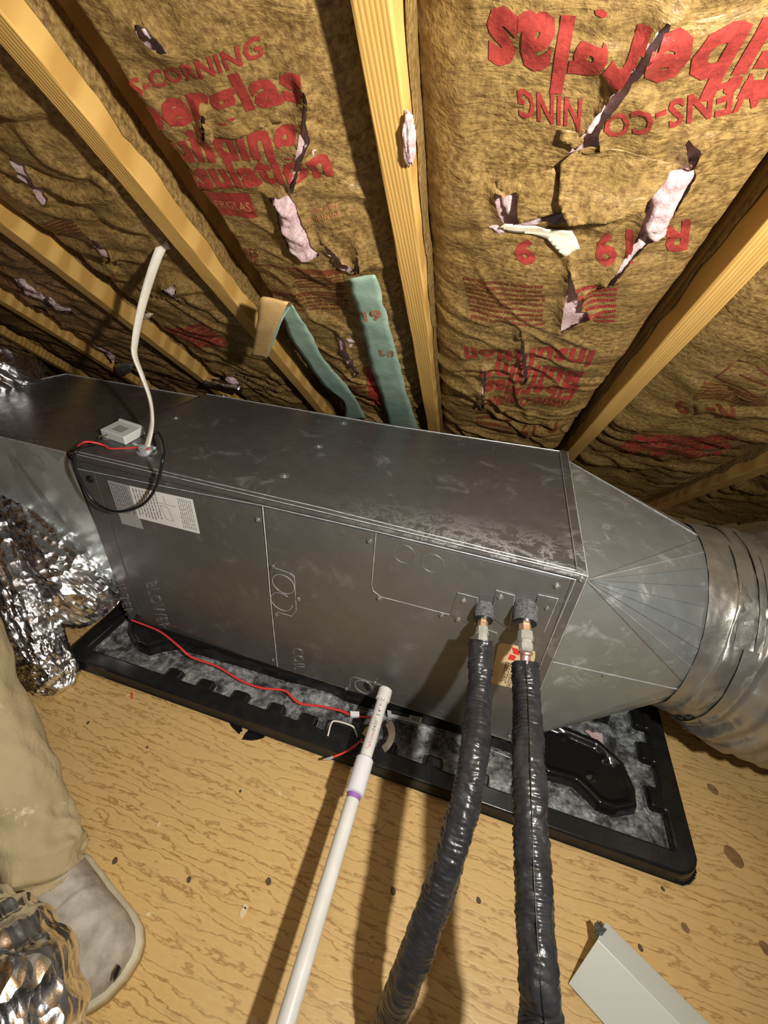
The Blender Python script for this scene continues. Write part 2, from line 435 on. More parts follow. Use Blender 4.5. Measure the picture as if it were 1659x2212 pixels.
for i, lab in enumerate(RLAB):
    if i in (0, 8): continue
    bm = bmesh.new(); rows = []; T0, T1 = -2.2, 1.22; n = 60
    for j in range(n+1):
        t = T0+(T1-T0)*j/n; c = rx(i, t); r = [noise.noise(Vector((i*9.1, t*7, q)))*.0016 for q in range(4)]
        rows.append([bm.verts.new(rp(c-HW+r[0], t, r[1])), bm.verts.new(rp(c+HW+r[2], t, r[3])),
                     bm.verts.new(rp(c+HW, t, .14)), bm.verts.new(rp(c-HW, t, .14))])
    for j in range(n):
        for k in range(4): bm.faces.new((rows[j][k], rows[j][(k+1) % 4], rows[j+1][(k+1) % 4], rows[j+1][k]))
    bm.faces.new(rows[0]); bm.faces.new(rows[-1][::-1])
    me = bpy.data.meshes.new('roof_rafter'); bmesh.ops.recalc_face_normals(bm, faces=bm.faces)
    # local frame aligned with the rafter so the grain runs along it
    org = rp(rx(i, 0), 0, .07); fr = Matrix((Vector((1,0,0)), DN, -NR)).transposed().to_4x4(); mw = Matrix.Translation(org) @ fr
    bm.transform(mw.inverted()); bm.to_mesh(me); bm.free()
    me.materials.append(RAFT); o = bpy.data.objects.new('roof_rafter', me); COL.objects.link(o); o.matrix_world = mw
    bevel(o, .0025); tag(o, lab, 'rafter', 'roof rafters')

# ------------------------------------------------------------------ insulation batts
def inpoly(x, y, P):
    c = False; j = len(P)-1
    for i in range(len(P)):
        if (P[i][1] > y) != (P[j][1] > y) and x < (P[j][0]-P[i][0])*(y-P[i][1])/(P[j][1]-P[i][1])+P[i][0]: c = not c
        j = i
    return c
def pdist(x, y, P):
    d = 9
    for i in range(len(P)):
        ax, ay = P[i]; bx, by = P[(i+1) % len(P)]; dx, dy = bx-ax, by-ay
        u = max(0, min(1, ((x-ax)*dx+(y-ay)*dy)/(dx*dx+dy*dy+1e-12))); d = min(d, math.hypot(x-ax-u*dx, y-ay-u*dy))
    return d
WF = .030
def bay_of(x, t):
    for i in range(8):
        if rx(i, t) <= x < rx(i+1, t): return i
    return 0
def wbatt(b, x, t):
    l, r = rx(b, t)+HW, rx(b+1, t)-HW; u = (x-l)/(r-l); e = abs(2*u-1)
    v = Vector((x*1.0+b*7.3, t, .3))
    w = WF + .036*e**7 - .010*(1-e*e)
    w += .012*noise.noise(v*5) + .006*noise.noise(v*13)
    # creases across the batt, stronger towards the eave
    am = .35 + .65*max(0, min(1, (t+.35)/.5))
    if b <= 3: am = max(am, .8)
    q = Vector((x*3.2+b, t*16+noise.noise(v*6)*1.8, 1.7)); rdg = 1-abs(noise.noise(q))*2
    q2 = Vector((x*6+b*2, t*9-x*5+noise.noise(v*4)*1.5, 4.2)); r2 = max(0, 1-abs(noise.noise(q2))*5)
    w += am*.013*(rdg-.4) + am*.0045*noise.noise(Vector((x*22, t*34, b))) - am*.011*r2
    if b == 4: w += .040*max(0, min(1, (.20-u+.04*noise.noise(Vector((t*5, 1, 1))))/.05)) 
    if b in (1, 2, 3): w += .022*max(0, min(1, (.13-u+.04*noise.noise(Vector((t*5, b, 1))))/.05))
    if b == 5: w += .045*max(0, min(1, (u-.93+.02*noise.noise(Vector((t*6, 1, 1))))/.04))
    if b == 4: w += .022*math.exp(-((u-.07)/.07)**2)
    return max(.004, w)

TEARS = [  # polygons in photo px, curl amount
 [(1452,-12),(1402,60),(1362,122),(1302,212),(1266,262),(1232,322),(1300,314),(1299,268),(1316,228),(1352,178),(1388,122),(1414,72),(1468,-4)],
 [(1070,402),(1092,412),(1120,398),(1116,450),(1230,444),(1408,424),(1412,436),(1235,468),(1120,470),(1092,478),(1076,440)],
 [(1404,408),(1440,370),(1500,356),(1506,374),(1472,430),(1442,482),(1436,510),(1396,520),(1330,590),(1314,592),(1366,530),(1386,480),(1402,440)],
 [(1482,302),(1490,288),(1500,305),(1520,312),(1508,345),(1492,345)],
 [(1234,552),(1244,592),(1258,622),(1270,612),(1260,652),(1284,664),(1214,702),(1222,650),(1232,590)],
 [(1130,690),(1138,740),(1142,812),(1133,818),(1130,745),(1126,695)],
 [(1048,782),(1054,782),(1048,878),(1041,878)],
 [(584,410),(632,403),(652,450),(668,492),(694,540),(660,547),(628,520),(606,470),(600,432)],
 [(654,178),(666,212),(662,262),(672,300),(656,330),(640,390),(630,388),(644,320),(650,280),(655,230)],
 [(700,505),(722,532),(745,552),(770,562),(776,518),(782,570),(760,578),(730,556),(712,534)],
 [(740,706),(752,742),(766,768),(780,792),(772,800),(756,776),(742,745),(734,715)],
 [(292,36),(316,44),(334,66),(366,92),(352,100),(326,84),(304,60)],
 [(436,236),(446,240),(446,300),(440,300)],
 [(352,604),(390,596),(384,622),(398,646),(372,632)],
 [(170,578),(205,600),(240,640),(276,672),(266,678),(228,650),(192,612)],
 [(24,586),(60,590),(96,616),(108,620),(142,650),(166,672),(128,660),(96,640),(60,626),(40,606)],
 [(70,640),(96,655),(150,700),(140,702),(96,676)],
 [(160,728),(214,742),(250,762),(246,786),(210,770),(180,748)],
 [(200,498),(214,505),(258,560),(246,556),(214,524)],
 [(22,330),(52,342),(110,420),(98,424),(60,380)],
]
TR = []
for P in TEARS:
    Q = [roof(px, py, WF) for px, py in P]; cx = sum(q[0] for q in Q)/len(Q); ct = sum(q[1] for q in Q)/len(Q)
    TR.append((bay_of(cx, ct), Q, (min(q[0] for q in Q), max(q[0] for q in Q), min(q[1] for q in Q), max(q[1] for q in Q))))
def wface(b, x, t):
    w = wbatt(b, x, t)
    for (bb, Q, (a0, a1, b0, b1)) in TR:
        if bb == b and a0-.02 < x < a1+.02 and b0-.02 < t < b1+.02:
            d = pdist(x, t, Q)
            if d < .018: w -= .011*(1-d/.018)**2*(.7+.8*noise.noise(Vector((x*45, t*45, 3))))
    return w
BLAB = {1:'brown kraft insulation batt at far left above the foil duct', 2:'dim kraft batt with two oval pink holes, left of the thin rafter',
 3:'kraft batt with faded print behind the white cable', 4:'torn kraft batt with upright red lettering left of the centre rafter',
 5:'torn kraft batt with upside-down red lettering right of the centre rafter', 6:'dim brown batt right of the yellow rafter', 7:'dark batt at far right edge', 0:'batt at extreme left'}
batt = {}; face = {}
def drop_holes(bm, b):
    dead = []
    for f in bm.faces:
        c = f.calc_center_median()
        for (bb, Q, q) in TR:
            if bb == b and q[0] < c.x < q[1] and q[2] < c.y < q[3] and inpoly(c.x, c.y, Q): dead.append(f); break
    if dead: bmesh.ops.delete(bm, geom=dead, context='FACES')
for b in range(1, 8):
    fine = b in (4, 5); step = .0045 if fine else (.008 if b in (2, 3) else .016)
    T0, T1 = (-1.15 if b > 3 else -.9), (1.15 if b > 3 else 1.2)
    if b in (0, 1): T0 = -.3
    nt = int((T1-T0)/step); nx = int(.40/step); vs, fs, keep = [], [], []
    root = thing('insulation_batt', BLAB[b], 'insulation', rp((rx(b, 0)+rx(b+1, 0))/2, .9, .05), 'kraft-faced batts between rafters'); batt[b] = root
    for j in range(nt+1):
        t = T0+(T1-T0)*j/nt; l, r = rx(b, t)+HW+.001, rx(b+1, t)-HW-.001
        for i in range(nx+1):
            x = l+(r-l)*i/nx; vs.append(rp(x, t, wface(b, x, t)))
    mine = [q for q in TR if q[0] == b]
    for j in range(nt):
        t = T0+(T1-T0)*(j+.5)/nt; l, r = rx(b, t)+HW, rx(b+1, t)-HW
        for i in range(nx):
            x = l+(r-l)*(i+.5)/nx; x2 = x+.0022*noise.noise(Vector((x*170, t*170, 0))); t2 = t+.0022*noise.noise(Vector((x*170, t*170, 9)))
            if any(q[2][0] < x2 < q[2][1] and q[2][2] < t2 < q[2][3] and inpoly(x2, t2, q[1]) for q in mine): continue
            a = j*(nx+1)+i; fs.append((a, a+nx+1, a+nx+2, a+1))
    # pull the torn boundary on to the tear outline
    if mine:
        used = {}
        for f in fs:
            for k in f: used[k] = used.get(k, 0)+1
        for k, c in list(used.items()):
            if c < 4:
                i = k % (nx+1); j = k//(nx+1)
                if i in (0, nx) or j in (0, nt): continue
                p = vs[k]; t = p.dot(DN); x = p.x
                for q in mine:
                    if q[2][0]-.01 < x < q[2][1]+.01 and q[2][2]-.01 < t < q[2][3]+.01 and (pdist(x, t, q[1]) < step*1.3):
                        P = q[1]; best = None
                        for m_ in range(len(P)):
                            ax, ay = P[m_]; bx, by = P[(m_+1) % len(P)]; dx, dy = bx-ax, by-ay
                            u = max(0, min(1, ((x-ax)*dx+(t-ay)*dy)/(dx*dx+dy*dy+1e-12))); cx, cy = ax+u*dx, ay+u*dy
                            dd = math.hypot(x-cx, t-cy)
                            if best is None or dd < best[0]: best = (dd, cx, cy)
                        jx = .0012*noise.noise(Vector((x*300, t*300, 0))); vs[k] = rp(best[1]+jx, best[2]+jx, wface(b, x, t)); break
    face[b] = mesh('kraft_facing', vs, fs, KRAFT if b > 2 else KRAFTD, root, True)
    if mine:
        vs, fs = [], []; st = .010; nt2 = int((T1-T0)/st); nx2 = 38
        for j in range(nt2+1):
            t = T0+(T1-T0)*j/nt2; l, r = rx(b, t)+HW+.001, rx(b+1, t)-HW-.001
            for i in range(nx2+1):
                x = l+(r-l)*i/nx2; w = wbatt(b, x, t)+.007+.006*noise.noise(Vector((x*38, t*38, 5)))
                vs.append(rp(x, t, w))
        for j in range(nt2):
            for i in range(nx2): a = j*(nx2+1)+i; fs.append((a, a+nx2+1, a+nx2+2, a+1))
        mesh('fiberglass_core', vs, fs, FLUFF, root, True)
    # stapling flanges folded along each rafter side
    for side in (0, 1):
        vs, fs = [], []; n = 150
        for j in range(n+1):
            t = T0+(T1-T0)*j/n; s = 1 if side == 0 else -1; xr = (rx(b, t)+HW) if side == 0 else (rx(b+1, t)-HW)
            ru = noise.noise(Vector((t*14+b*3, side*5.0, 2))); lip = .026+.010*ru+.003*noise.noise(Vector((t*60, b, 0)))
            if side == 1 or b < 4: lip += .008
            if side == 0 and b in (2, 3, 4): lip += .010
            if side == 1 and b == 5: lip += .018
            for k, (dx, w) in enumerate(((.0015+.003*abs(ru), lip), (.003+.004*max(0, ru), (lip+.055)/2), (.0015, .075))):
                vs.append(rp(xr+s*dx, t, w))
        for j in range(n):
            for k in range(2): a = j*3+k; fs.append((a, a+3, a+4, a+1))
        mesh('stapling_flange', vs, fs, KRAFT, root, True)

# fluff bulging out of tears
def blob(name, pts, b, amp, mat, parent, base=.0, step=.004, edge=.012, rough=.004):
    Q = [roof(px, py, WF) for px, py in pts]; bm = bmesh.new(); bm.faces.new([bm.verts.new((q[0], q[1], 0)) for q in Q])
    cutgrid(bm, step); bmesh.ops.triangulate(bm, faces=bm.faces)
    for v in bm.verts:
        x, t = v.co.x, v.co.y; d = pdist(x, t, Q); k = min(1, d/edge); k = math.sqrt(max(0, 1-(1-k)**2))
        h = wbatt(b, x, t)+base-amp*k-rough*k*(noise.noise(Vector((x*70, t*70, 1)))+.6*noise.noise(Vector((x*190, t*190, 1))))
        jx = .0025*noise.noise(Vector((x*260, t*260, 4)))*(1 if d < .002 else 0)
        v.co = rp(x+jx, t+jx, h)
    return bm_obj(name, bm, mat, parent, True)
blob('exposed_fiberglass', [(588,410),(634,404),(650,450),(664,490),(690,538),(676,546),(652,541),(628,518),(610,474),(606,440)], 4, .020, FLUFF, batt[4], .004)
blob('exposed_fiberglass', [(742,712),(756,720),(766,722),(772,728),(760,748),(755,772),(748,745)], 4, .006, FLUFF, batt[4], .004)
blob('exposed_fiberglass', [(294,40),(314,44),(330,62),(332,80),(312,66)], 4, .010, FLUFF, batt[4], .004)
blob('exposed_fiberglass', [(662,300),(690,318),(676,342),(650,350)], 4, .004, FLUFF, batt[4], .002)
blob('exposed_fiberglass', [(1440,-8),(1398,58),(1356,122),(1300,202),(1262,258),(1262,274),(1284,276),(1312,216),(1344,168),(1380,110),(1414,60),(1458,-8)], 5, .016, FLUFF, batt[5], .006, edge=.012)
blob('exposed_fiberglass', [(1400,410),(1442,368),(1504,358),(1506,374),(1474,428),(1448,478),(1440,508),(1416,516),(1392,498),(1388,482),(1404,440)], 5, .018, FLUFF, batt[5], .004)
blob('exposed_fiberglass', [(1404,500),(1398,524),(1360,560),(1318,592),(1360,534)], 5, .006, FLUFF, batt[5], .003, edge=.005)
blob('exposed_fiberglass', [(1072,404),(1092,414),(1114,408),(1114,448),(1098,470),(1080,446)], 5, .008, FLUFF, batt[5], .008)
blob('exposed_fiberglass', [(1052,484),(1078,478),(1090,486),(1100,494),(1080,504),(1066,496)], 5, .006, FLUFF, batt[5], .002)
blob('exposed_fiberglass', [(356,606),(388,600),(382,620),(394,644),(374,632)], 3, .008, FLUFF, batt[3], .002)
blob('exposed_fiberglass', [(168,578),(206,602),(240,642),(272,672),(262,674),(226,648),(190,612)], 3, .010, FLUFF, batt[3], .0, edge=.006)
blob('exposed_fiberglass', [(28,588),(60,592),(94,614),(106,626),(98,638),(62,624),(42,606)], 2, .012, FLUFF, batt[2], .002)
blob('exposed_fiberglass', [(110,618),(140,646),(160,668),(128,656),(104,636)], 2, .012, FLUFF, batt[2], .002)
blob('exposed_fiberglass', [(156,724),(214,742),(250,758),(252,778),(230,782),(196,762)], 2, .014, FLUFF, batt[2], .0)
# turned-over paper and lifted flaps
def flap(name, pts, b, base, lift, mat, parent, hinge, step=.006, thick=.0008):
    Q = [roof(px, py, WF) for px, py in pts]; h = [roof(px, py, WF) for px, py in hinge]
    bm = bmesh.new(); bm.faces.new([bm.verts.new((q[0], q[1], 0)) for q in Q]); cutgrid(bm, step)
    bmesh.ops.triangulate(bm, faces=bm.faces)
    ax, ay = h[0]; bx, by = h[1]; L = math.hypot(bx-ax, by-ay)
    for v in bm.verts:
        x, t = v.co.x, v.co.y; d = abs((bx-ax)*(ay-t)-(ax-x)*(by-ay))/L
        w = wbatt(b, x, t)-base-lift*min(1.3, d/.07)**1.2-.002*noise.noise(Vector((x*40, t*40, 8))); v.co = rp(x, t, w)
    o = bm_obj(name, bm, mat, parent, True); s = o.modifiers.new('s', 'SOLIDIFY'); s.thickness = thick; return o
flap('torn_flap', [(1214,338),(1236,320),(1275,306),(1395,318),(1456,344),(1444,372),(1404,408),(1398,424),(1320,436),(1236,447),(1228,436),(1212,410)], 5, .003, .020, KRAFT, batt[5], [(1214,315),(1456,320)])
flap('torn_flap', [(1072,388),(1130,372),(1198,356),(1208,380),(1222,432),(1214,442),(1124,462),(1118,440),(1122,402),(1096,412),(1074,402)], 5, .002, .010, KRAFT, batt[5], [(1070,372),(1200,345)])
flap('torn_flap', [(1216,258),(1262,268),(1266,285),(1248,302),(1236,292),(1212,286)], 5, .003, .016, KRAFT, batt[5], [(1212,250),(1262,255)])
flap('torn_flap', [(1080,482),(1092,472),(1150,476),(1182,486),(1238,488),(1256,522),(1226,536),(1206,528),(1184,506),(1150,498),(1100,492)], 5, .004, .004, CREAM, batt[5], [(1080,475),(1250,475)])
flap('torn_flap', [(445,268),(480,262),(540,252),(600,240),(610,262),(560,275),(500,290),(452,296)], 4, .001, .010, KRAFT, batt[4], [(452,300),(610,278)])
flap('torn_flap', [(466,740),(506,756),(530,772),(500,782),(470,772),(436,766)], 3, .001, .016, KRAFT, batt[3], [(440,740),(530,760)]) if False else None

# ------------------------------------------------------------------ printing on the facings
def pmap(b, off=.0010):
    return lambda x, t, z=0: rp(x, t, wface(b, x, t)-off-z)
def ptext(b, s, st, en, tp, mat=INK, bold=.035, name='printed_lettering', cap=.72):
    S, E, T = roof(*st, WF), roof(*en, WF), roof(*tp, WF)
    put_text(name, s, S, E, T, pmap(b), mat, face[b], bold, 0, .0045, cap=cap, holes=b)
def ppoly(b, pts, mat=INK, name='printed_block', off=.0008):
    Q = [roof(px, py, WF) for px, py in pts]; bm = bmesh.new(); bm.faces.new([bm.verts.new((q[0], q[1], 0)) for q in Q]); cutgrid(bm, .0045)
    f = pmap(b, off)
    drop_holes(bm, b)
    for v in bm.verts: v.co = f(v.co.x, v.co.y)
    return bm_obj(name, bm, mat, face[b], True)
def plines(b, quad, rows, mat=INKB, name='fine_print', fill=.5, seed=1):
    """broken rows of unreadable small print inside a px quad (tl,tr,br,bl)"""
    rnd = random.Random(seed); tl, tr, br, bl = [Vector(roof(*q, WF)) for q in quad]; f = pmap(b, .0012); vs, fs = [], []
    for r in range(rows):
        v0, v1 = (r+.15)/rows, (r+.15+fill)/rows; u = 0
        while u < .97:
            L = rnd.uniform(.03, .11); u1 = min(1, u+L)
            for uu, vv in ((u, v0), (u1, v0), (u1, v1), (u, v1)):
                p = tl.lerp(tr, uu).lerp(bl.lerp(br, uu), vv); vs.append(f(p.x, p.y))
            k = len(vs); fs.append((k-4, k-3, k-2, k-1)); u = u1+rnd.uniform(.008, .02)
    return mesh(name, vs, fs, mat, face[b])
ptext(5, 'Fiberglas', (1790,30), (1056,8), (1052,178), bold=.05)
ptext(5, 'OWENS-CO', (1770,132), (1308,224), (1314,288), bold=.03)
ptext(5, 'NING', (1262,200), (1120,180), (1124,244), bold=.03)
ptext(5, 'R-19', (1492,478), (1284,500), (1292,560), bold=.04)
ptext(5, '9', (1160,520), (1112,512), (1114,556), bold=.05)
ptext(5, 'insulation', (1290,745), (1004,742), (1010,775), bold=.04)
ptext(5, 'Building', (1266,792), (1040,775), (1038,812), bold=.05)
ptext(5, 'Fiberglas', (1256,826), (1052,816), (1048,842), bold=.04)
ptext(5, 'OWENS-CORNING', (1238,850), (1054,846), (1052,862), bold=.03)
ptext(5, 'R-19', (1206,908), (1126,908), (1127,926), INKB, .03)
plines(5, ((1240,600),(1340,590),(1330,690),(1290,690)), 8, INK, seed=3)
plines(5, ((1000,600),(1180,600),(1180,690),(1020,680)), 9, INKB, seed=4)
plines(5, ((1030,890),(1110,900),(1110,925),(1030,915)), 4, INKB, seed=5)
ptext(4, 'NS-CORNING', (266,208), (568,126), (558,80), bold=.03)
ptext(4, 'berglas', (318,272), (668,216), (640,128), bold=.05)
ptext(4, 'building', (340,348), (652,318), (634,240), bold=.05)
ptext(4, 'insulation', (384,402), (722,372), (704,306), bold=.05)
ppoly(4, [(408,404),(540,410),(558,464),(446,462)])
ptext(4, 'FIBERGLAS', (440,446), (546,448), (540,430), INKO, .0)
ptext(4, 'above ceiling', (674,452), (732,440), (728,430), INKO, .02)
ptext(4, 'and living', (668,470), (740,455), (736,444), INKO, .02)
ptext(4, 'ASSURES', (488,543), (560,552), (556,534), INKB, .03)
ptext(4, 'CREDIT', (500,556), (560,566), (556,552), INKB, .03)
plines(4, ((620,565),(735,570),(748,622),(650,618)), 8, INKB, seed=6)
plines(4, ((560,628),(750,630),(760,668),(600,660)), 5, INKB, seed=7)
for a, c in (((508,562),(742,576)), ((742,576),(750,626)), ((508,562),(560,628)), ((560,628),(750,626)), ((592,566),(616,622)), ((530,592),(555,576)), ((555,576),(592,600))):
    ppoly(4, [a, c, (c[0]+1.5, c[1]+3), (a[0]+1.5, a[1]+3)], INKB, 'printed_rule')
ppoly(4, [(790,786),(812,782),(838,880),(806,862)], INK)
plines(4, ((700,800),(790,812),(800,850),(740,850)), 5, INKB, seed=8)
ppoly(3, [(-20,190),(2,200),(34,232),(18,238),(-20,215)], INK)
plines(3, ((88,468),(150,452),(192,495),(128,512)), 7, INKB, seed=9)
ptext(3, 'R-19', (196,616), (262,600), (250,580), INKB, .03)
plines(3, ((348,706),(440,690),(494,735),(430,752)), 7, INK, seed=10, fill=.8)
plines(2, ((40,640),(110,670),(170,740),(90,700)), 6, INKB, seed=11)
plines(2, ((0,560),(40,600),(60,640),(0,600)), 5, INKB, seed=12)
ptext(6, 'R-19', (1590,868), (1452,862), (1462,888), INKB, .04)
for a, c in (((1545,800),(1600,762)), ((1600,762),(1670,790)), ((1545,800),(1640,832)), ((1600,790),(1660,810))):
    ppoly(6, [a, c, (c[0], c[1]+4), (a[0], a[1]+4)], INKB, 'printed_rule')
plines(6, ((1525,812),(1659,838),(1659,870),(1500,850)), 6, INKB, seed=13)
plines(6, ((1378,930),(1600,930),(1560,985),(1330,965)), 8, INK, seed=14, fill=.75)

# tuft on the centre rafter
def tuft(name, px, py, w, sx, st, sh, label, mat=FLUFF, seed=0, rot=0):
    x, t = roof(px, py, w); bm = bmesh.new(); bmesh.ops.create_icosphere(bm, subdivisions=4, radius=1)
    for v in bm.verts:
        d = v.co.copy(); k = 1+.35*noise.noise(d*2.2+Vector((seed, 0, 0)))+.16*noise.noise(d*7+Vector((seed, 0, 0)))
        a, c = d.x*sx*k, d.y*st*k; a, c = a*math.cos(rot)-c*math.sin(rot), a*math.sin(rot)+c*math.cos(rot)
        v.co = rp(x+a, t+c, w+d.z*sh*k)
    o = bm_obj(name, bm, mat, None, True); return tag(o, label, 'tuft')
tuft('fiberglass_tuft', 884, 305, -.004, .0075, .030, .006, 'white-pink fibre tuft clinging to centre rafter edge', seed=2, rot=.12)
tuft('fiberglass_tuft', 500, 822, .012, .022, .020, .012, 'pink fibre scrap beside small foil roll behind air handler', seed=5)
tuft('torn_paper_scrap', 455, 776, .010, .022, .009, .003, 'small pale kraft scrap above the foil roll', KRAFT, 8)
tuft('fiberglass_tuft', 318, 682, .012, .030, .007, .005, 'pale fibre scrap just right of the white cable', CREAM, 9, -.5)

# ------------------------------------------------------------------ teal edge strips
def strip(name, edges, mat, label, group=None, w=None, thick=.0008):
    """edges: list of (left px, right px, w)"""
    A = [rp(*roof(*e[0], e[2]), e[2]) for e in edges]; B = [rp(*roof(*e[1], e[2]), e[2]) for e in edges]
    return A, B
def ribbon(name, A, B, mats, parent=None, n=6, cols=5, crumple=.001, thick=.0007):
    A, B = catmull(A, n), catmull(B, n); vs, fs = [], []
    for i, (a, b) in enumerate(zip(A, B)):
        for k in range(cols+1):
            p = a.lerp(b, k/cols); vs.append(p+Vector((1, 1, 1))*crumple*noise.noise(p*35))
    for i in range(len(A)-1):
        for k in range(cols): q = i*(cols+1)+k; fs.append((q, q+1, q+cols+2, q+cols+1))
    o = mesh(name, vs, fs, mats, parent, True); s = o.modifiers.new('s', 'SOLIDIFY'); s.thickness = thick; s.offset = 0
    if isinstance(mats, list) and len(mats) > 1: s.material_offset = 1; s.material_offset_rim = 1; s.offset = -1
    return o
A, B = strip('', [((756,600),(812,592),-0.008), ((768,660),(828,650),-0.008), ((786,720),(842,705),-0.008), ((800,790),(862,780),-0.006), ((820,850),(880,850),-0.004), ((842,935),(905,935),-0.002)], None, None)
root = thing('peeled_paper_strip', 'wide teal paper strip hanging beside the centre rafter', 'paper strip', A[-1])
ribbon('strip_body', A, B, TEAL, root, crumple=.003)
def smap(W):
    return lambda x, t, z=0: rp(x, t, W)
put_text('printed_lettering', '19', roof(788,695,-.0098), roof(826,690,-.0098), roof(822,668,-.0098), smap(-.0098), INKO, root, .04)
put_text('printed_lettering', 'R-19', roof(822,770,-.0085), roof(852,772,-.0085), roof(850,757,-.0085), smap(-.0085), INKO, root, .02)
A, B = strip('', [((608,668),(632,658),-.012), ((624,725),(672,722),-0.01), ((655,770),(700,775),-0.008), ((700,835),(745,828),-0.006), ((742,872),(768,862),-0.004), ((745,910),(792,905),-0.002)], None, None)
root = thing('peeled_paper_strip', 'narrow teal and tan paper strip folded over into a loop', 'paper strip', A[-1])
ribbon('strip_body', A, B, TEAL, root, crumple=.002)
C0 = [((608,668),(632,658),-.012), ((590,648),(626,655),-.030), ((564,643),(622,655),-.046), ((556,690),(606,690),-.058), ((550,730),(590,730),-.062), ((543,769),(576,776),-.060)]
A, B = strip('', C0, None, None); ribbon('folded_end', A, B, TAN, root, crumple=.001)
C1 = [((548,768),(577,776),-.056), ((566,730),(596,728),-.050), ((590,694),(610,692),-.038), ((604,672),(626,664),-.020)]
A, B = strip('', C1, None, None); ribbon('folded_back', A, B, TEAL, root, crumple=.001)

# ------------------------------------------------------------------ air handler
TFL, TFR, TBR, TBL = onz(150,978,BH), onz(1270,1245,BH), onz(1226,977,BH), onz(447,851,BH)
fn = Vector((-(TFR-TFL).y, (TFR-TFL).x, 0)).normalized()      # points into the unit (+y)
def fp(px, py, off=0.0): return onplane(px, py, TFL, fn) - fn*off if not off else onplane(px, py, TFL - fn*off, fn)
def tp(px, py, off=0.0): return onz(px, py, BH+off)
BFL, BFR = fp(277,1338), fp(1118,1608)
BBR, BBL = Vector((TBR.x, TBR.y, BFR.z)), Vector((TBL.x, TBL.y, BFL.z))
unit = thing('air_handler', 'dark galvanised air handler cabinet lying in the black drain pan', 'air handler', ((BFL+BBR)/2))
bm = bmesh.new(); vv = [bm.verts.new(p) for p in (TFL, TFR, TBR, TBL, BFL, BFR, BBR, BBL)]
for f in ((0,1,2,3),(7,6,5,4),(0,4,5,1),(1,5,6,2),(2,6,7,3),(3,7,4,0)): bm.faces.new([vv[i] for i in f])
bevel(bm_obj('cabinet', bm, GALV, unit), .003)
outv = -fn
def plate(name, pts, th, mat, bev=.0012, edge=True, base=.0, parent=unit):
    P = [fp(px, py, base) for px, py in pts]; o = prism(name, P, outv*th, mat, parent, bev); return o
def bar(name, a, b, r, mat, parent, seg=6): return tube(name, [a, b], r, mat, parent, n=1, seg=seg)
def polybar(name, P, r, mat, parent, closed=False, seg=6):
    P = [Vector(p) for p in P]
    if closed: P = P + [P[0]]
    bm = bmesh.new()
    for a, b in zip(P, P[1:]):
        vs, fs = tube_data([a, b], r, seg); bv = [bm.verts.new(v) for v in vs]
        for f in fs: bm.faces.new([bv[i] for i in f])
    return bm_obj(name, bm, mat, parent)
# panels standing a few mm proud of the cabinet
plate('filter_panel', [(164,1012),(206,1022),(304,1329),(283,1334)], .003, GALVP)
plate('blower_panel', [(207,1022),(565,1096),(597,1438),(305,1329)], .003, GALVP)
plate('coil_panel', [(572,1097),(1244,1252),(1104,1600),(601,1440)], .003, GALVP)
plate('top_lip', [(150,978),(1240,1236),(1238,1243),(164,990)], .007, GALV, .002)
plate('corner_post', [(1240,1236),(1270,1245),(1118,1608),(1104,1602)], .005, GALV, .0015)
F = lambda px, py, o=.0042: fp(px, py, o)
polybar('panel_edge', [F(164,1012), F(400,1060), F(566,1092), F(812,1148), F(1244,1252)], .0011, EDGE, unit)  # pale bars along the edges paint bevel highlights and light dust
polybar('panel_edge', [F(567,1092), F(575,1180), F(585,1300), F(599,1440)], .0014, EDGE, unit)
polybar('lip_edge', [F(150,978,.007), F(700,1107,.007), F(1240,1236,.007), F(1270,1245,.006)], .0010, EDGE, unit)
polybar('corner_edge', [F(1244,1252,.005), F(1182,1400,.005), F(1104,1602,.005)], .0006, EDGE, unit)
polybar('corner_edge', [F(1270,1245,.005), F(1200,1410,.005), F(1118,1608,.005)], .0008, EDGE, unit)
polybar('panel_edge', [F(599,1440), F(850,1520), F(1104,1601)], .0005, SCR, unit)
# wiring cover with two knockouts
cov = plate('junction_cover', [(812,1152),(1214,1250),(1188,1300),(1160,1290),(1150,1310),(1070,1290),(990,1282),(972,1328),(822,1289),(806,1276),(803,1262)], .0015, GALVP, .0008, base=.003)
G = lambda px, py: fp(px, py, .0047)
polybar('cover_edge', [G(812,1152), G(803,1262), G(806,1276), G(822,1289), G(972,1328)], .0007, EDGE, unit)
for nm, pts in (('pipe_plate', [(988,1280),(1032,1291),(1026,1352),(972,1328)]), ('pipe_plate', [(1072,1275),(1112,1286),(1100,1360),(1058,1330)]), ('pipe_plate', [(1162,1284),(1206,1293),(1176,1365),(1150,1380),(1130,1370),(1150,1330)])):
    plate(nm, pts, .0015, GALVP, .0008, base=.0045)
    G2 = lambda px, py: fp(px, py, .0062)
    polybar('plate_edge', [G2(*q) for q in pts[:3]], .0005, EDGE, unit); 
polybar('plate_edge', [G(972,1328), G(1030,1352), G(1075,1368)], .0005, EDGE, unit)
SP = [(592,1226),(626,1238),(636,1246),(640,1318),(630,1331),(598,1322)]
acc = plate('access_plate', SP, .0015, GALVP, .0008, base=.003); polybar('plate_edge', [G(*q) for q in SP], .0007, EDGE, unit)
SP2 = [(755,1491),(757,1466),(765,1462),(838,1484),(842,1512)]
plate('drain_plate', SP2, .0015, GALVP, .0008, base=.003); polybar('plate_edge', [G(*q) for q in SP2], .0005, EDGE, unit)
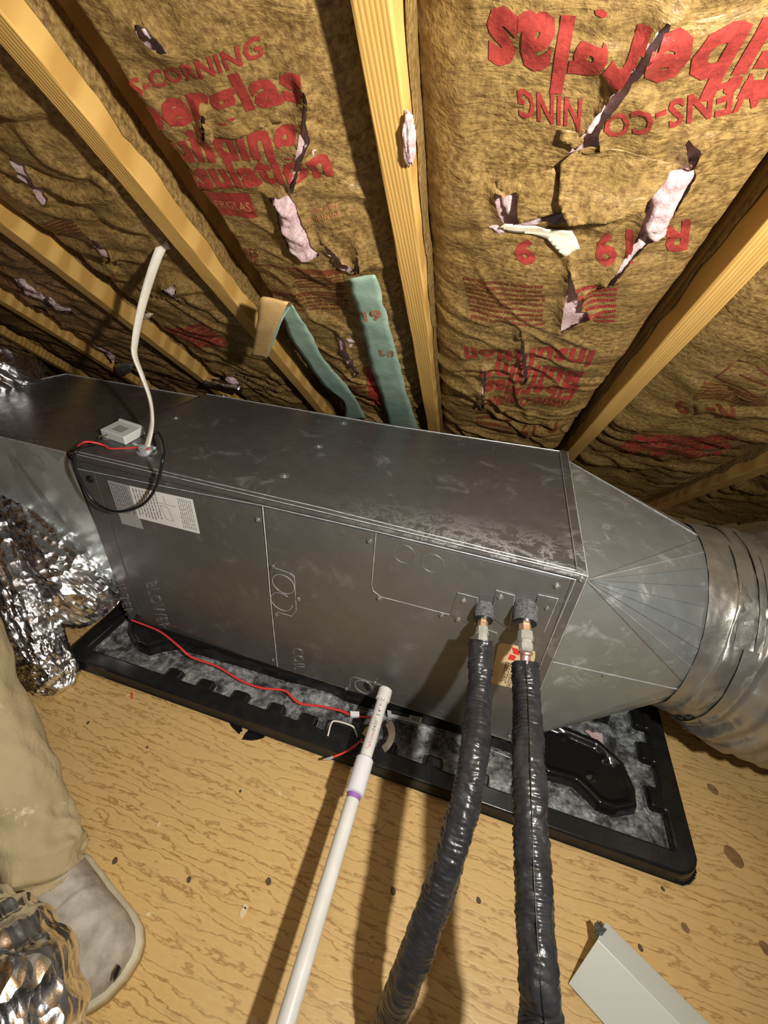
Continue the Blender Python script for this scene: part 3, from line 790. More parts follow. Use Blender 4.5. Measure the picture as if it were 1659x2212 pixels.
def ring(name, px, py, rpx, mat, parent, r=.0007, off=.005, part=1.0, start=0, fillmat=None):
    c = fp(px, py, off); R = (fp(px+rpx, py, off)-c).length; ex = (TFR-TFL).normalized(); ez = Vector((0,0,1)); n = 36
    P = [c+(ex*math.cos(start+2*math.pi*part*i/n)+ez*math.sin(start+2*math.pi*part*i/n))*R for i in range(n+1)]
    if fillmat:
        prism('opening', P[:-1], outv*.0003, fillmat, parent)
    return polybar(name, P, r, mat, parent)
ring('knockout', 612, 1262, 22, EDGE, acc); ring('knockout', 608, 1300, 21, EDGE, acc, part=.85, start=.9)
ring('knockout', 873, 1197, 23, SCR, cov); ring('knockout', 934, 1217, 24, SCR, cov)
ring('knockout', 786, 1484, 18, EDGE, unit)
oc = plate('knockout_hole', [(789,1470),(797,1478),(800,1490),(794,1492),(784,1480)], .0004, BLK, 0, base=.0047)
# screws
def screw(px, py, on='f', r=.0062, mat=SCR, name='screw', off=.003):
    p, d = (fp(px, py, off), outv) if on == 'f' else (tp(px, py), Vector((0,0,1)))
    o = lathe(name, p, p+d*.005, [(0,r),(.25,r),(.3,r*.72),(.85,r*.68),(1,r*.5),(1,r*.28),(.6,r*.25)], mat, unit, 12, True); return o
for q in [(558,1122),(590,1223),(645,1293),(598,1327),(590,1425),(799,1168),(820,1291),(955,1328),(1182,1313),(1203,1265),(810,1474),(749,1487),(1100,1590)]: screw(*q, off=.0045)
for q in [(1001,1297),(990,1338),(1081,1289)]: screw(*q, off=.006)
screw(1256,1250, r=.0075, off=.005); screw(195,1035, r=.010, mat=BLK, name='panel_knob', off=.003); screw(298,1331, r=.0075, mat=BLK, name='panel_knob', off=.003)
for q in [(483,856),(380,903),(742,914),(688,964),(614,1027),(232,946)]:
    p = tp(*q); o = lathe('dimpled_rivet', p, p+Vector((0,0,.002)), [(0,.012),(.5,.011),(.6,.006),(1.6,.0055),(1.6,.002),(.8,.0018)], SCR, unit, 20)
polybar('scratch', [tp(495,910,.0004), tp(503,905,.0004)], .001, SCR, unit)
# top seams
T_ = lambda px, py, o=.0008: tp(px, py, o)
polybar('top_edge', [T_(447,851), T_(836,918,), T_(1226,977)], .0012, EDGE, unit)
prism('end_flange', [T_(1208,974,0), T_(1226,977,0), T_(1270,1245,0), T_(1247,1240,0)], (0,0,.0035), GALV, unit, .001)
polybar('flange_edge', [T_(1209,975,.004), T_(1248,1240,.004)], .0006, EDGE, unit)
polybar('flange_edge', [T_(1226,977,.003), T_(1270,1245,.003)], .0013, EDGE, unit)
polybar('top_edge', [T_(160,974,.0005), T_(700,1098,.0005), T_(1246,1232,.0005)], .0009, EDGE, unit)
# embossed words
def ftext(s, st, en, tpp, mat, name='lettering', off=.0034, bold=0.0, outline=0.0, parent=unit, cap=.72):
    ex = (TFR-TFL).normalized(); O = fp(600, 1200, off)
    def uv(q): p = fp(*q, off); return ((p-O).dot(ex), p.z-O.z)
    return put_text(name, s, uv(st), uv(en), uv(tpp), lambda x, y, z=0: O+ex*x+Vector((0,0,y))+outv*z, mat, parent, bold, outline, cap=cap)
ftext('COIL', (631,1399), (637,1447), (660,1449), SCRL, 'embossed_word', .003, 0, .02)
ftext('BLOWER', (314,1259), (346,1361), (369,1359), SCRL, 'embossed_word', .003, 0, .02)
ftext('FILTER', (245,1250), (272,1330), (291,1329), SCRL, 'embossed_word', .003, 0, .02)
# labels
lab1 = plate('rating_label', [(232,1037),(278,1049),(310,1143),(264,1131)], .0004, LABELG, 0, base=.003)
lab2 = plate('wiring_label', [(279,1049),(416,1079),(432,1153),(299,1119)], .0004, LABELW, 0, base=.0031)
def flines(quad, rows, mat, off, parent=unit, seed=0, fill=.45, vertical=False, name='small_print'):
    rnd = random.Random(seed); q = [fp(*p, off) for p in quad]; tl, tr, br, bl = q; vs, fs = [], []
    for r in range(rows):
        v0, v1 = (r+.2)/rows, (r+.2+fill)/rows; u = 0
        while u < .92:
            L = rnd.uniform(.05, .16); u1 = min(1, u+L)
            for uu, w in ((u, v0), (u1, v0), (u1, v1), (u, v1)):
                if vertical: uu, w = w, uu
                vs.append(tl.lerp(tr, uu).lerp(bl.lerp(br, uu), w))
            k = len(vs); fs.append((k-4, k-3, k-2, k-1)); u = u1+rnd.uniform(.015, .04)
    return mesh(name, vs, fs, mat, parent)
flines(((236,1042),(274,1052),(298,1115),(258,1108)), 9, DARKT, .0036, seed=1, vertical=True, fill=.3)
flines(((284,1054),(338,1066),(356,1128),(302,1114)), 8, INKG, .0038, seed=2, vertical=True, fill=.3)
flines(((382,1076),(413,1083),(427,1148),(396,1140)), 7, INKG, .0038, seed=3, vertical=True, fill=.3)
FW = lambda px, py: fp(px, py, .0039)
polybar('wiring_diagram', [FW(346,1092), FW(362,1096), FW(376,1126), FW(360,1122)], .0004, INKG, unit, True)
polybar('wiring_diagram', [FW(340,1085), FW(380,1095)], .0004, INKG, unit)
polybar('wiring_diagram', [FW(352,1072), FW(358,1088)], .0004, INKG, unit)
blab = plate('maker_label', [(1083,1388),(1112,1394),(1148,1402),(1156,1408),(1156,1420),(1134,1494),(1066,1476),(1061,1470),(1062,1460),(1076,1394)], .0004, LABELC, 0, base=.003)
FM = lambda px, py: fp(px, py, .0037)
for P in ([(1106,1398),(1119,1402),(1123,1416),(1109,1412)], [(1102,1413),(1115,1417),(1111,1427),(1097,1424)], [(1127,1408),(1142,1412),(1137,1422),(1123,1418)]):
    prism('printed_mark', [FM(*q) for q in P], outv*.0002, LOGO, unit)
ftext('ELECTRIC', (1093,1430), (1081,1473), (1093,1477), DARKT, off=.0037, bold=.0)
ftext('MITSUBISHI', (1108,1432), (1093,1483), (1104,1487), DARKT, off=.0037, bold=.0)
plate('barcode_label', [(836,1534),(912,1550),(909,1566),(838,1548)], .0006, LABELW, 0, base=.006)
plate('barcode_block', [(845,1534),(886,1543),(884,1550),(846,1542)], .0004, DARKT, 0, base=.0068)
flines(((890,1544),(908,1548),(906,1560),(888,1556)), 6, DARKT, .0072, seed=4, vertical=True, fill=.5)

# white cable clamp on the top
clampc = tp(318, 977)
cl = thing('cable_clamp', 'zinc cable clamp on top of air handler where the white cable enters', 'clamp', clampc)
lathe('clamp_base', clampc, clampc+Vector((0,0,.012)), [(0,.022),(.25,.022),(.3,.018),(1,.017),(1,.010)], EDGE, cl, 24)
prism('clamp_jaw', [clampc+Vector(q) for q in ((-.018,-.004,.011),(.018,-.004,.011),(.018,.004,.011),(-.018,.004,.011))], (0,0,.006), EDGE, cl, .001)
for s in (-1, 1): lathe('clamp_screw', clampc+Vector((s*.016,-.002,.014)), clampc+Vector((s*.030,-.004,.018)), [(0,.0022),(.6,.0022),(.62,.0042),(1,.004)], EDGE, cl, 10)
top_w = rp(*roof(364, 527, .03), .03)
cpath = [clampc+Vector((.002,.0,.012))]
cpx = [(327,925,.08),(328,890,.16),(322,855,.26),(307,812,.36),(291,768,.46),(292,735,.53),(302,680,.65),(318,620,.78),(336,565,.90),(350,533,.96)]
d0 = (clampc-CAM).dot(ROT @ Vector((0,0,-1))); d1 = (top_w-CAM).dot(ROT @ Vector((0,0,-1)))
for px, py, u in cpx: cpath.append(CAM+ray(px, py)*(d0+(d1-d0)*u))
cpath.append(top_w)
tag(tube('white_cable', cpath, .0088, CABLE, None, 10, 14, sx=1.0, sy=.5, twist=2.4), 'flat white electrical cable rising from air handler top to a rafter', 'cable')
# white control box
bp = [tp(270,960), tp(222,932), tp(280,910), tp(314,927)]
ctl = thing('control_module', 'small white plastic control box resting on the air handler', 'control box', bp[0])
c0, c1, c3 = tp(272,962), tp(221,944), tp(314,938)
c2 = c1+(c3-c0)
bevel(prism('housing', [c0, c3, c2, c1], (0,0,.021), WHITE, ctl), .0025, 3)
prism('end_cap', [c3+(c0-c3)*.10+Vector((0,0,.001)), c3+Vector((0,0,.001)), c2+Vector((0,0,.001)), c2+(c1-c2)*.10+Vector((0,0,.001))], (0,0,.0225), PVCW, ctl, .001)
up = Vector((0,0,.0214)); lp = [c0.lerp(c1,.25).lerp(c3.lerp(c2,.25),.2)+up, c0.lerp(c1,.25).lerp(c3.lerp(c2,.25),.6)+up, c0.lerp(c1,.7).lerp(c3.lerp(c2,.7),.6)+up, c0.lerp(c1,.7).lerp(c3.lerp(c2,.7),.2)+up]
prism('printed_label', lp, (0,0,.0002), LABELG, ctl)
w0 = c0.lerp(c1,.75)+Vector((0,0,.01))
tube('lead_wire', [w0, w0+Vector((-.008,-.012,.0)), w0+Vector((-.018,-.014,-.009))], .0014, YEL, ctl, 6, 8)
tube('lead_wire', [w0+Vector((.003,0,.002)), w0+Vector((-.004,-.014,.001)), w0+Vector((-.015,-.018,-.008))], .0014, DARKT, ctl, 6, 8)
# red wire on top and black cord loop
tag(tube('red_wire', [tp(322,972,.012), tp(310,967,.010), tp(290,967,.006), tp(240,969,.006), tp(225,962,.008), tp(200,955,.018), tp(182,955,.022), tp(167,963,.010)], .0032, RED, None, 8, 10, sx=1, sy=.6), 'short red two-core wire lying on top of the air handler', 'wire')
blk = [tp(322,945,.006), tp(335,935,.02), tp(344,938,.035), tp(352,965,.04), fp(352,990,.03), fp(338,1050,.035), fp(310,1088,.035), fp(270,1104,.035), fp(235,1102,.035), fp(200,1080,.035), fp(172,1035,.035), fp(160,1000,.035), tp(166,972,.03), tp(190,963,.015), tp(206,960,.005)]
tag(tube('cord_loop', blk, .0033, BLK, None, 8, 12), 'thin black cord looping over the left front edge of the air handler', 'cord')

# ------------------------------------------------------------------ plenum at left
PZ = BH-.006
pA, pB, pC = onz(142,978,PZ), onz(427,857,PZ), onz(142,808,PZ)
pD, pE = onz(0,838,PZ), onz(0,944,PZ)
pD2, pE2 = pD+(pD-pC).normalized()*.5, pE+(pE-pA).normalized()*.35
plen = thing('sheet_metal_plenum', 'galvanised sheet metal plenum attached to left end of the air handler', 'duct', (pA+pB)/2-Vector((0,0,.5)))
top = [pA, pB, pC, pD, pD2, pE2, pE]
bot = [Vector((p.x, p.y, .06)) for p in top]
bot[0] = Vector((pA.x+.01, pA.y+.01, .03)); bot[6] = Vector((pE.x+.05, pE.y+.02, .22)); bot[5] = Vector((pE2.x+.05, pE2.y+.02, .25))
bm = bmesh.new(); a = [bm.verts.new(p) for p in top]; c = [bm.verts.new(p) for p in bot]; n = len(top)
bm.faces.new(a); bm.faces.new(c[::-1])
for i in range(n): bm.faces.new((a[i], a[(i+1) % n], c[(i+1) % n], c[i]))
for f in bm.faces: f.material_index = 0
o_ = bm_obj('duct_body', bm, [PLEN, PLEN_REFL], plen)
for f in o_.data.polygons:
    if f.normal.y < -.6: f.material_index = 1  # front side gets the metal with reflections painted in
up2 = Vector((0,0,.001))
polybar('seam_edge', [p+up2 for p in (pE2, pE, pA)], .0013, EDGE, plen)
polybar('seam_edge', [p+up2 for p in (pB, pC, pD, pD2)], .0013, EDGE, plen)
polybar('crease', [p+up2*.3 for p in (pC, onz(148,880,PZ), onz(166,965,PZ))], .0004, SCR, plen)
# sloping boot under the plenum
b0, b1, b2, b3 = fp(165,1015,-.05), pE+Vector((0,-.003,-.10)), onz(-40,1120,.12), onz(120,1160,.14)

# ------------------------------------------------------------------ cone transition at right
CX, CR, CY, CZ = 1.129+.262, .213, .262, .292
cone = thing('duct_transition', 'galvanised square-to-round transition on right end of the air handler', 'duct', (CX-.12, CY, 0))
def rect_pt(a):
    """rectangle outline point matched to angle a (0=+y, ccw toward +z)"""
    y0, y1, z0, z1 = .004, .512, .012, .522; c, s = math.cos(a), math.sin(a); cy, cz = (y0+y1)/2, (z0+z1)/2
    k = min((y1-y0)/2/abs(c) if abs(c) > 1e-6 else 9, (z1-z0)/2/abs(s) if abs(s) > 1e-6 else 9); return cy+c*k, cz+s*k
NS = 8; ring_a = []; corners = [math.radians(q) for q in (45,135,225,315)]
bm = bmesh.new(); rc = [(.512,.522),(.004,.522),(.004,.012),(.512,.012)]
cv = [bm.verts.new((BL+.001, y, z)) for y, z in rc]; circ = {}
def cp(deg): 
    deg %= 360
    if deg not in circ:
        a = math.radians(deg); circ[deg] = bm.verts.new((CX, CY+CR*math.cos(a), CZ+CR*math.sin(a)))
    return circ[deg]
for k, base in enumerate((0, 90, 180, 270)):
    for j in range(8): bm.faces.new((cv[k], cp(base+j*11.25), cp(base+(j+1)*11.25)))
    bm.faces.new((cv[k], cp(base+90), cv[(k+1) % 4]))
for f in bm.faces: f.smooth = False
bm_obj('transition_body', bm, ZINC, cone)
P0 = Vector((BL+.002, .003, .522)); 
cx_ = lambda deg, r=CR+.001: Vector((CX, CY+r*math.cos(math.radians(deg)), CZ+r*math.sin(math.radians(deg))))
for dg in (90, 101.25, 112.5, 123.75, 135, 146.25, 157.5, 168.75, 180): polybar('brake_line', [P0, cx_(dg)], .0005 if 90 < dg < 180 else .0007, EDGE if dg in (101.25, 168.75) else SCR, cone)
s0 = onplane(1222,1371, (BL+.1,.0,.2), (0,1,0))
polybar('lap_seam', [Vector((BL+.003, .0045, .30)), cx_(184).lerp(cx_(187), .5)], .0011, EDGE, cone)
polybar('lap_seam', [Vector((BL+.003, .005, .013)), cx_(262)], .0010, EDGE, cone)
polybar('lap_seam', [Vector((BL+.003, .512, .522)), cx_(88)], .0012, EDGE, cone)
lathe('rivet', Vector((BL+.11,.024,.285)), Vector((BL+.11,.018,.285)), [(0,.004),(1,.003)], SCR, cone, 10)
lathe('collar', (CX-.002,CY,CZ), (CX+.05,CY,CZ), [(0,CR),(.1,CR+.001),(1,CR+.001)], ZINC, cone, 64)
def jit(s, amp): return lambda u, a, L, p: s + amp*noise.noise(Vector((L*30, math.cos(a)*4, math.sin(a)*4)))+amp*.6*noise.noise(Vector((L*80, math.cos(a)*14, math.sin(a)*14)))
tube('tape_band', [(CX-.006,CY,CZ),(CX+.03,CY,CZ),(CX+.055,CY,CZ)], jit(CR+.005,.003), TAPE, cone, 10, 96, cap=False)
flexr = thing('flexible_duct', 'dull foil flexible duct taped to the round end of the right transition', 'duct', (CX+.2, CY, CZ-.2))
def flexrad(u, a, L, p):
    r = CR+.010+.028*min(1, max(0, (u-.12)*5))+.004*math.sin(L*150)*(1 if u > .15 else .2)
    v = Vector((L*9, math.cos(a)*2.2, math.sin(a)*2.2)); return r+.010*noise.noise(v)+.006*abs(noise.noise(v*3.1))+.003*noise.noise(v*8)
tube('foil_jacket', [(CX+.035,CY,CZ),(CX+.11,CY-.004,CZ-.006),(CX+.2,CY-.01,CZ-.015),(CX+.38,CY-.02,CZ-.02),(CX+.7,CY-.0,CZ-.025),(CX+1.3,CY+.1,CZ-.02)], flexrad, FOILD, flexr, 40, 128)
for dx, r in ((.062,.012), (.086,.0145)):
    tube('clamp_band', [(CX+dx-.010,CY,CZ-.003),(CX+dx,CY,CZ-.003),(CX+dx+.010,CY,CZ-.003)], jit(CR+r,.0025), TAPE, flexr, 5, 96, cap=False)
for dx, r, a0, a1 in ((.055,.014,95,150), (.07,.019,150,230), (.10,.018,100,150)):
    bm = bmesh.new(); rows = []
    for k in range(25):
        a = math.radians(a0+(a1-a0)*k/24); rr = CR+r+.002*noise.noise(Vector((a*6, dx*50, 0)))
        rows.append([bm.verts.new((CX+dx+q, CY+rr*math.cos(a), CZ-.003+rr*math.sin(a))) for q in (-.012, 0, .014)])
    for k in range(24):
        for q in range(2): bm.faces.new((rows[k][q], rows[k][q+1], rows[k+1][q+1], rows[k+1][q]))
    bm_obj('tape_piece', bm, TAPE, flexr, True)

# ------------------------------------------------------------------ drain pan (height field)
X0, X1, Y0, Y1 = -.105, 1.515, -.150, .66
def sdr(x, y, x0, x1, y0, y1, r):
    cx, cy = (x0+x1)/2, (y0+y1)/2; qx, qy = abs(x-cx)-(x1-x0)/2+r, abs(y-cy)-(y1-y0)/2+r
    return np.hypot(np.maximum(qx, 0), np.maximum(qy, 0))+np.minimum(np.maximum(qx, qy), 0)-r
def ss(a, b, v): u = np.clip((v-a)/(b-a), 0, 1); return u*u*(3-2*u)
nx, ny = 560, 280
gx, gy = np.meshgrid(np.linspace(X0, X1, nx), np.linspace(Y0, Y1, ny))
d = sdr(gx, gy, X0, X1, Y0, Y1, .055)                     # negative inside
z = FLOOR+.001+.038*ss(0, -.008, d)                       # rim top
wid = .046
chan = ss(-wid, -wid-.010, d); z = z*(1-chan)+(-.060)*chan
def sdpoly(P):
    dmin = np.full(gx.shape, 9.0); ins = np.zeros(gx.shape, bool)
    for i in range(len(P)):
        (ax, ay), (bx, by) = P[i], P[(i+1) % len(P)]; dx, dy = bx-ax, by-ay
        u = np.clip(((gx-ax)*dx+(gy-ay)*dy)/(dx*dx+dy*dy+1e-12), 0, 1); dmin = np.minimum(dmin, np.hypot(gx-ax-u*dx, gy-ay-u*dy))
        if abs(dy) > 1e-9: ins ^= ((ay > gy) != (by > gy)) & (gx < dx*(gy-ay)/dy+ax)
    return np.where(ins, -dmin, dmin)
PP = [onz(*q, -.035) for q in ((290,1345),(284,1380),(298,1400),(322,1410),(348,1402),(380,1397),(430,1408),(560,1446),(600,1460),(640,1470),(715,1490),(745,1508),(800,1524),(1000,1580),(1110,1622),(1180,1678),(1240,1695),(1262,1715),(1290,1745),(1330,1760),(1376,1752),(1372,1712),(1345,1652),(1290,1602),(1180,1556))]
PP = [(p.x, p.y) for p in PP]+[(1.13,.5),(.05,.5)]
plat = sdpoly(PP)
plat = np.minimum(plat, sdr(gx, gy, 1.15, 1.375, .165, .55, .01))
ph = -.004+.0*gx; ph = ph-.016*ss(1.12, 1.20, gx)*ss(.15, .12, gy)-.012*ss(1.14, 1.18, gx)*ss(-.012, -.030, plat)*ss(.15,.12,gy)
pm = ss(.004, -.006, plat); z = z*(1-pm)+ph*pm
teeth = [.225,.325,.43,.535,.625,.72,.835,.95,1.06,1.17]
for i, tx in enumerate(teeth):
    w = .022 if i not in (5, 9) else .036
    m_ = ss(.004, -.004, sdr(gx, gy, tx-w, tx+w, -.12, -.074, .006)); z = np.maximum(z, -.060+m_*.028)
for ty in (-.0,.11,.20,.30,.40):
    m_ = ss(.004, -.004, sdr(gx, gy, 1.435, 1.49, ty-.026, ty+.026, .008)); z = np.maximum(z, -.060+m_*.028)
for (cx, cy) in ((1.31,.0),(1.345,.05),(1.25,.075),(1.17,.10)):
    z = z+.006*np.exp(-((gx-cx)**2+(gy-cy)**2)/.00008)
for (cx, cy) in ((.30,-.055),(.50,-.055),(1.40,.09),(1.42,-.02),(.17,-.05)):
    rr = np.hypot(gx-cx, gy-cy); z = z+.0035*np.exp(-((rr-.009)/.003)**2)
ed = ss(-wid+.012, -wid, d)*0
vs = np.stack([gx, gy, z], -1).reshape(-1, 3)
idx = np.arange(nx*ny).reshape(ny, nx); keep = (d[:-1,:-1] < .003) | (d[1:,1:] < .003)
q = np.stack([idx[:-1,:-1], idx[:-1,1:], idx[1:,1:], idx[1:,:-1]], -1)[keep]
pan = mesh('drain_pan', vs.tolist(), [tuple(r) for r in q.tolist()], [PAN, PANRIM], None, True)
rim = (d[:-1,:-1] > -(wid+.004))[keep]
for p_, r_ in zip(pan.data.polygons, rim.tolist()):
    if r_: p_.material_index = 1
tag(pan, 'black plastic drain pan under the air handler with chalky residue inside', 'drain pan')

# bits around the pan
tag(tube('red_wire', [onz(283,1339,.002), onz(300,1345,.001), onz(345,1364,.0), onz(385,1395,-.0), onz(415,1420,-.018), onz(470,1440,-.03), onz(520,1470,-.035), onz(565,1486,-.035), onz(615,1492,-.035), onz(645,1518,-.035), onz(690,1525,-.03), onz(735,1535,-.02), onz(765,1546,-.01), onz(815,1551,-.005)], .0028, RED, None, 8, 10, sx=1.1, sy=.6),
    'long red two-core wire running along the front channel of the drain pan', 'wire')
tag(bevel(prism('wire_splice', [onz(756,1540,-.012), onz(776,1541,-.012), onz(776,1551,-.012), onz(757,1551,-.012)], (0,0,.009), PVCW), .001), 'white splice connector on the red pan wire', 'connector')
stub = thing('wire_stub', 'short red wire end with clear tip poking over the pan rim', 'wire', onz(775,1605,-.02))
tube('wire_core', [onz(790,1590,-.01), onz(768,1610,-.015), onz(745,1625,-.025), onz(720,1635,-.03)], .0026, RED, stub, 8, 10)
tube('wire_tip', [onz(720,1635,-.03), onz(712,1638,-.032), onz(704,1640,-.034)], .0034, LABELG, stub, 4, 10)
tube('wire_end', [onz(704,1640,-.034), onz(696,1641,-.036)], .0026, BRASS, stub, 2, 8)
fs_ = thing('float_switch_bracket', 'dark float switch bracket clipped on the pan rim behind the white pipe', 'bracket', onz(800,1600,-.04))
tube('yellow_lead', [onz(708,1590,-.03), onz(716,1562,-.02), onz(728,1558,-.018), onz(760,1568,-.018), onz(768,1580,-.022), onz(772,1592,-.03)], .0022, CABLE, fs_, 6, 8)
tube('bent_strap', [onz(826,1620,-.035), onz(838,1608,-.02), onz(846,1590,-.012), onz(844,1572,-.012), onz(838,1560,-.02)], .010, mat_noisy('brown_strap', (.16,.12,.08), (.30,.25,.19), 30, .6), fs_, 6, 10, sx=1, sy=.12)
prism('bracket_body', [onz(778,1568,-.02), onz(806,1572,-.02), onz(800,1605,-.02), onz(772,1600,-.02)], (0,0,.012), BLK, fs_, .002)
prism('yellow_clip', [onz(782,1585,-.006), onz(792,1570,-.006), onz(798,1573,-.006), onz(790,1592,-.006)], (0,0,.002), YEL, fs_)
def scrap(name, px, z, mat, label, cat, th=.0008, curl=.004, seed=0):
    Q = [onz(*q, z) for q in px]; bm = bmesh.new(); bm.faces.new([bm.verts.new(p) for p in Q]); cutgrid(bm, .006); bmesh.ops.triangulate(bm, faces=bm.faces)
    for v in bm.verts: v.co.z += abs(curl*noise.noise(v.co*60+Vector((seed,0,0))))*1.5
    o = bm_obj(name, bm, mat, None, True); s = o.modifiers.new('s', 'SOLIDIFY'); s.thickness = th; s.offset = 1; return tag(o, label, cat)
scrap('black_film_scrap', [(488,1548),(500,1570),(516,1586),(524,1580),(522,1572),(530,1574),(532,1566),(540,1572),(528,1588),(522,1598),(545,1600),(568,1596),(574,1590),(600,1585),(570,1560),(530,1545)], FLOOR+.0008, FILM, 'torn shiny black plastic film on plywood under pan front rim', 'plastic scrap')
scrap('fiberglass_scrap', [(1264,1578),(1270,1574),(1278,1582),(1300,1584),(1304,1606),(1290,1598),(1276,1590)], -.056, FLUFF, 'pink fibre scrap inside the drain pan right end', 'tuft', .003, .004)

# ------------------------------------------------------------------ refrigerant lines
def hose_rad(r0, pitch, seed):
    def f(u, a, L, p):
        ph = (L/pitch - a/(2*math.pi)); fr = ph-math.floor(ph)
        v = Vector((L*30+seed, math.cos(a)*1.6, math.sin(a)*1.6))
        return r0*(1+.045*(1-abs(2*fr-1)**2))-.0008+.0030*noise.noise(v)+.0016*noise.noise(Vector((L*140+seed, math.cos(a)*3, math.sin(a)*3)))+.0007*math.sin(L*2*math.pi/.0068+2.2*noise.noise(v)+a)*(.6+.8*noise.noise(v*.6))
    return f
def lineset(name, label, pts, cpx, r0, seed, plate_c, s=1.0, seam=False):
    P = [ony(px, py, y) for px, py, y in pts]; root = thing(name, label, 'pipe', P[0], 'insulated refrigerant lines')
    tube('vinyl_wrap', P, hose_rad(r0, .019, seed), HOSE, root, 60, 40)
    C = [ony(px, py, y) for px, py, y in cpx]
    ax = (C[1]-C[0]); 
    tube('foam_sleeve', [C[0], C[0].lerp(C[1], .5), C[1]], lambda u, a, L, p: .0215*s+.001*noise.noise(Vector((L*90, math.cos(a)*4, math.sin(a)*4)))-(.0 if u < .8 else .001), FOAM, root, 6, 32)
    d_ = (C[2]-C[1]).normalized()
    lathe('foam_rim', C[1]-d_*.001, C[1]+d_*.004, [(0,.020*s),(1,.0185*s),(1,.013*s)], BLK, root, 28)
    lathe('brass_nut', C[1]-d_*.002, C[2], [(0,.0105*s),(1,.0105*s)], BRASS, root, 6, False)
    lathe('flare_fitting', C[2], C[3], [(0,.0125*s),(.4,.0135*s),(.45,.011*s),(.6,.0105*s),(.62,.0125*s),(.9,.0122*s),(1,.009*s)], COUP, root, 8, False)
    if seam:
        pth = catmull(P, 26); off = []
        for i, p in enumerate(pth):
            tn = (pth[min(i+1, len(pth)-1)]-pth[max(i-1, 0)]).normalized(); v = (CAM-p); v = (v-tn*v.dot(tn)).normalized()
            s_ = tn.cross(v); off.append(p+(v*.97+s_*(-.05)).normalized()*(r0+.0012))
        vs, fs = tube_data(off[2:], .0007, 6); mesh('seam_line', vs, fs, BLK, root, True)
    return root, C
lineset('refrigerant_line', 'smaller black-wrapped refrigerant line, left of the pair, curving down-left', 
    [(1040,1383,-.072),(1038,1420,-.095),(1035,1500,-.155),(1021,1650,-.270),(987,1800,-.350),(940,1950,-.415),(880,2110,-.480),(836,2212,-.515),(775,2330,-.56)],
    [(1047,1305,.0),(1044,1338,-.030),(1042,1356,-.046),(1041,1390,-.076)], .0222, 3, None, .92)
root2, C = lineset('refrigerant_line', 'larger black-wrapped refrigerant line, right of the pair, running straight down', 
    [(1134,1432,-.100),(1136,1470,-.125),(1139,1520,-.165),(1143,1650,-.265),(1148,1800,-.345),(1154,1950,-.410),(1164,2110,-.470),(1170,2212,-.500),(1150,2330,-.545)],
    [(1136,1303,.0),(1134,1345,-.036),(1135,1365,-.052),(1136,1408,-.084)], .0228, 11, None, 1.08, True)
lathe('copper_pipe', C[3], ony(1134,1445,-.104), [(0,.0125),(.1,.0125),(.2,.009),(1,.009)], COPPER, root2, 20)

# ------------------------------------------------------------------ pvc drain pipe
pv0, pv1 = onz(830,1500,.085), onz(617,2212,.075)
dv = (pv1-pv0).normalized()
pv2 = pv1+dv*.25
pipe = thing('drain_pipe', 'white pvc condensate pipe running from cabinet base to bottom of view', 'pipe', pv0)
cA = pv0.lerp(pv1, 0); 
def atpx(px, py):  # closest point of the pipe axis to the view ray
    v = ray(px, py).normalized(); w0 = CAM-pv0; b = v.dot(dv); dd = v.dot(w0); e = dv.dot(w0)
    return pv0+dv*((e-b*dd)/(1-b*b)) if True else None
cA, cB = atpx(788,1642), atpx(762,1715)
lathe('upper_pipe', pv0, cA, [(0,.0134),(1,.0134)], PVC, pipe, 32)
lathe('end_fitting', pv0-dv*.012, pv0+dv*.016, [(0,.0150),(.05,.0168),(.95,.0168),(1,.0150)], PVC, pipe, 32)
lathe('coupling', cA-dv*.004, cB, [(0,.0160),(.05,.0188),(.97,.0192),(1,.0160)], PVCW, pipe, 32)
lathe('lower_pipe', cB-dv*.005, pv2, [(0,.0138),(1,.0138)], PVC, pipe, 32)
lathe('primer_stain', cB-dv*.001, cB+dv*.010, [(0,.0139),(.3,.01395),(1,.0139)], PURPLE, pipe, 32)
prim = atpx(795,1625)
def pipetext(s, pa, pb, h, mat, flip=1):
    """text along the pipe on the side facing up towards the viewer; reads up the pipe"""
    me = text_mesh(s, .01); xs = [v.co.x for v in me.vertices]; a, b = min(xs), max(xs); A, B = atpx(*pa), atpx(*pb); ax = (B-A); tn = ax.normalized()
    mid = (A+B)/2; nv = (CAM-mid); nv = (nv-tn*nv.dot(tn)).normalized(); sd = nv.cross(tn)
    R = .0136
    for v in me.vertices:
        ang = (v.co.y-.36)*h/R; p = A+ax*((v.co.x-a)/(b-a)); v.co = p+(nv*math.cos(ang)+sd*flip*math.sin(ang))*R
    link('printed_text', me, mat, pipe)
pipetext('04007 3/4" PVC 1', (818,1590), (840,1512), .011, INKG)
pipetext('TrueFit Systems', (802,1628), (815,1590), .010, INKM)

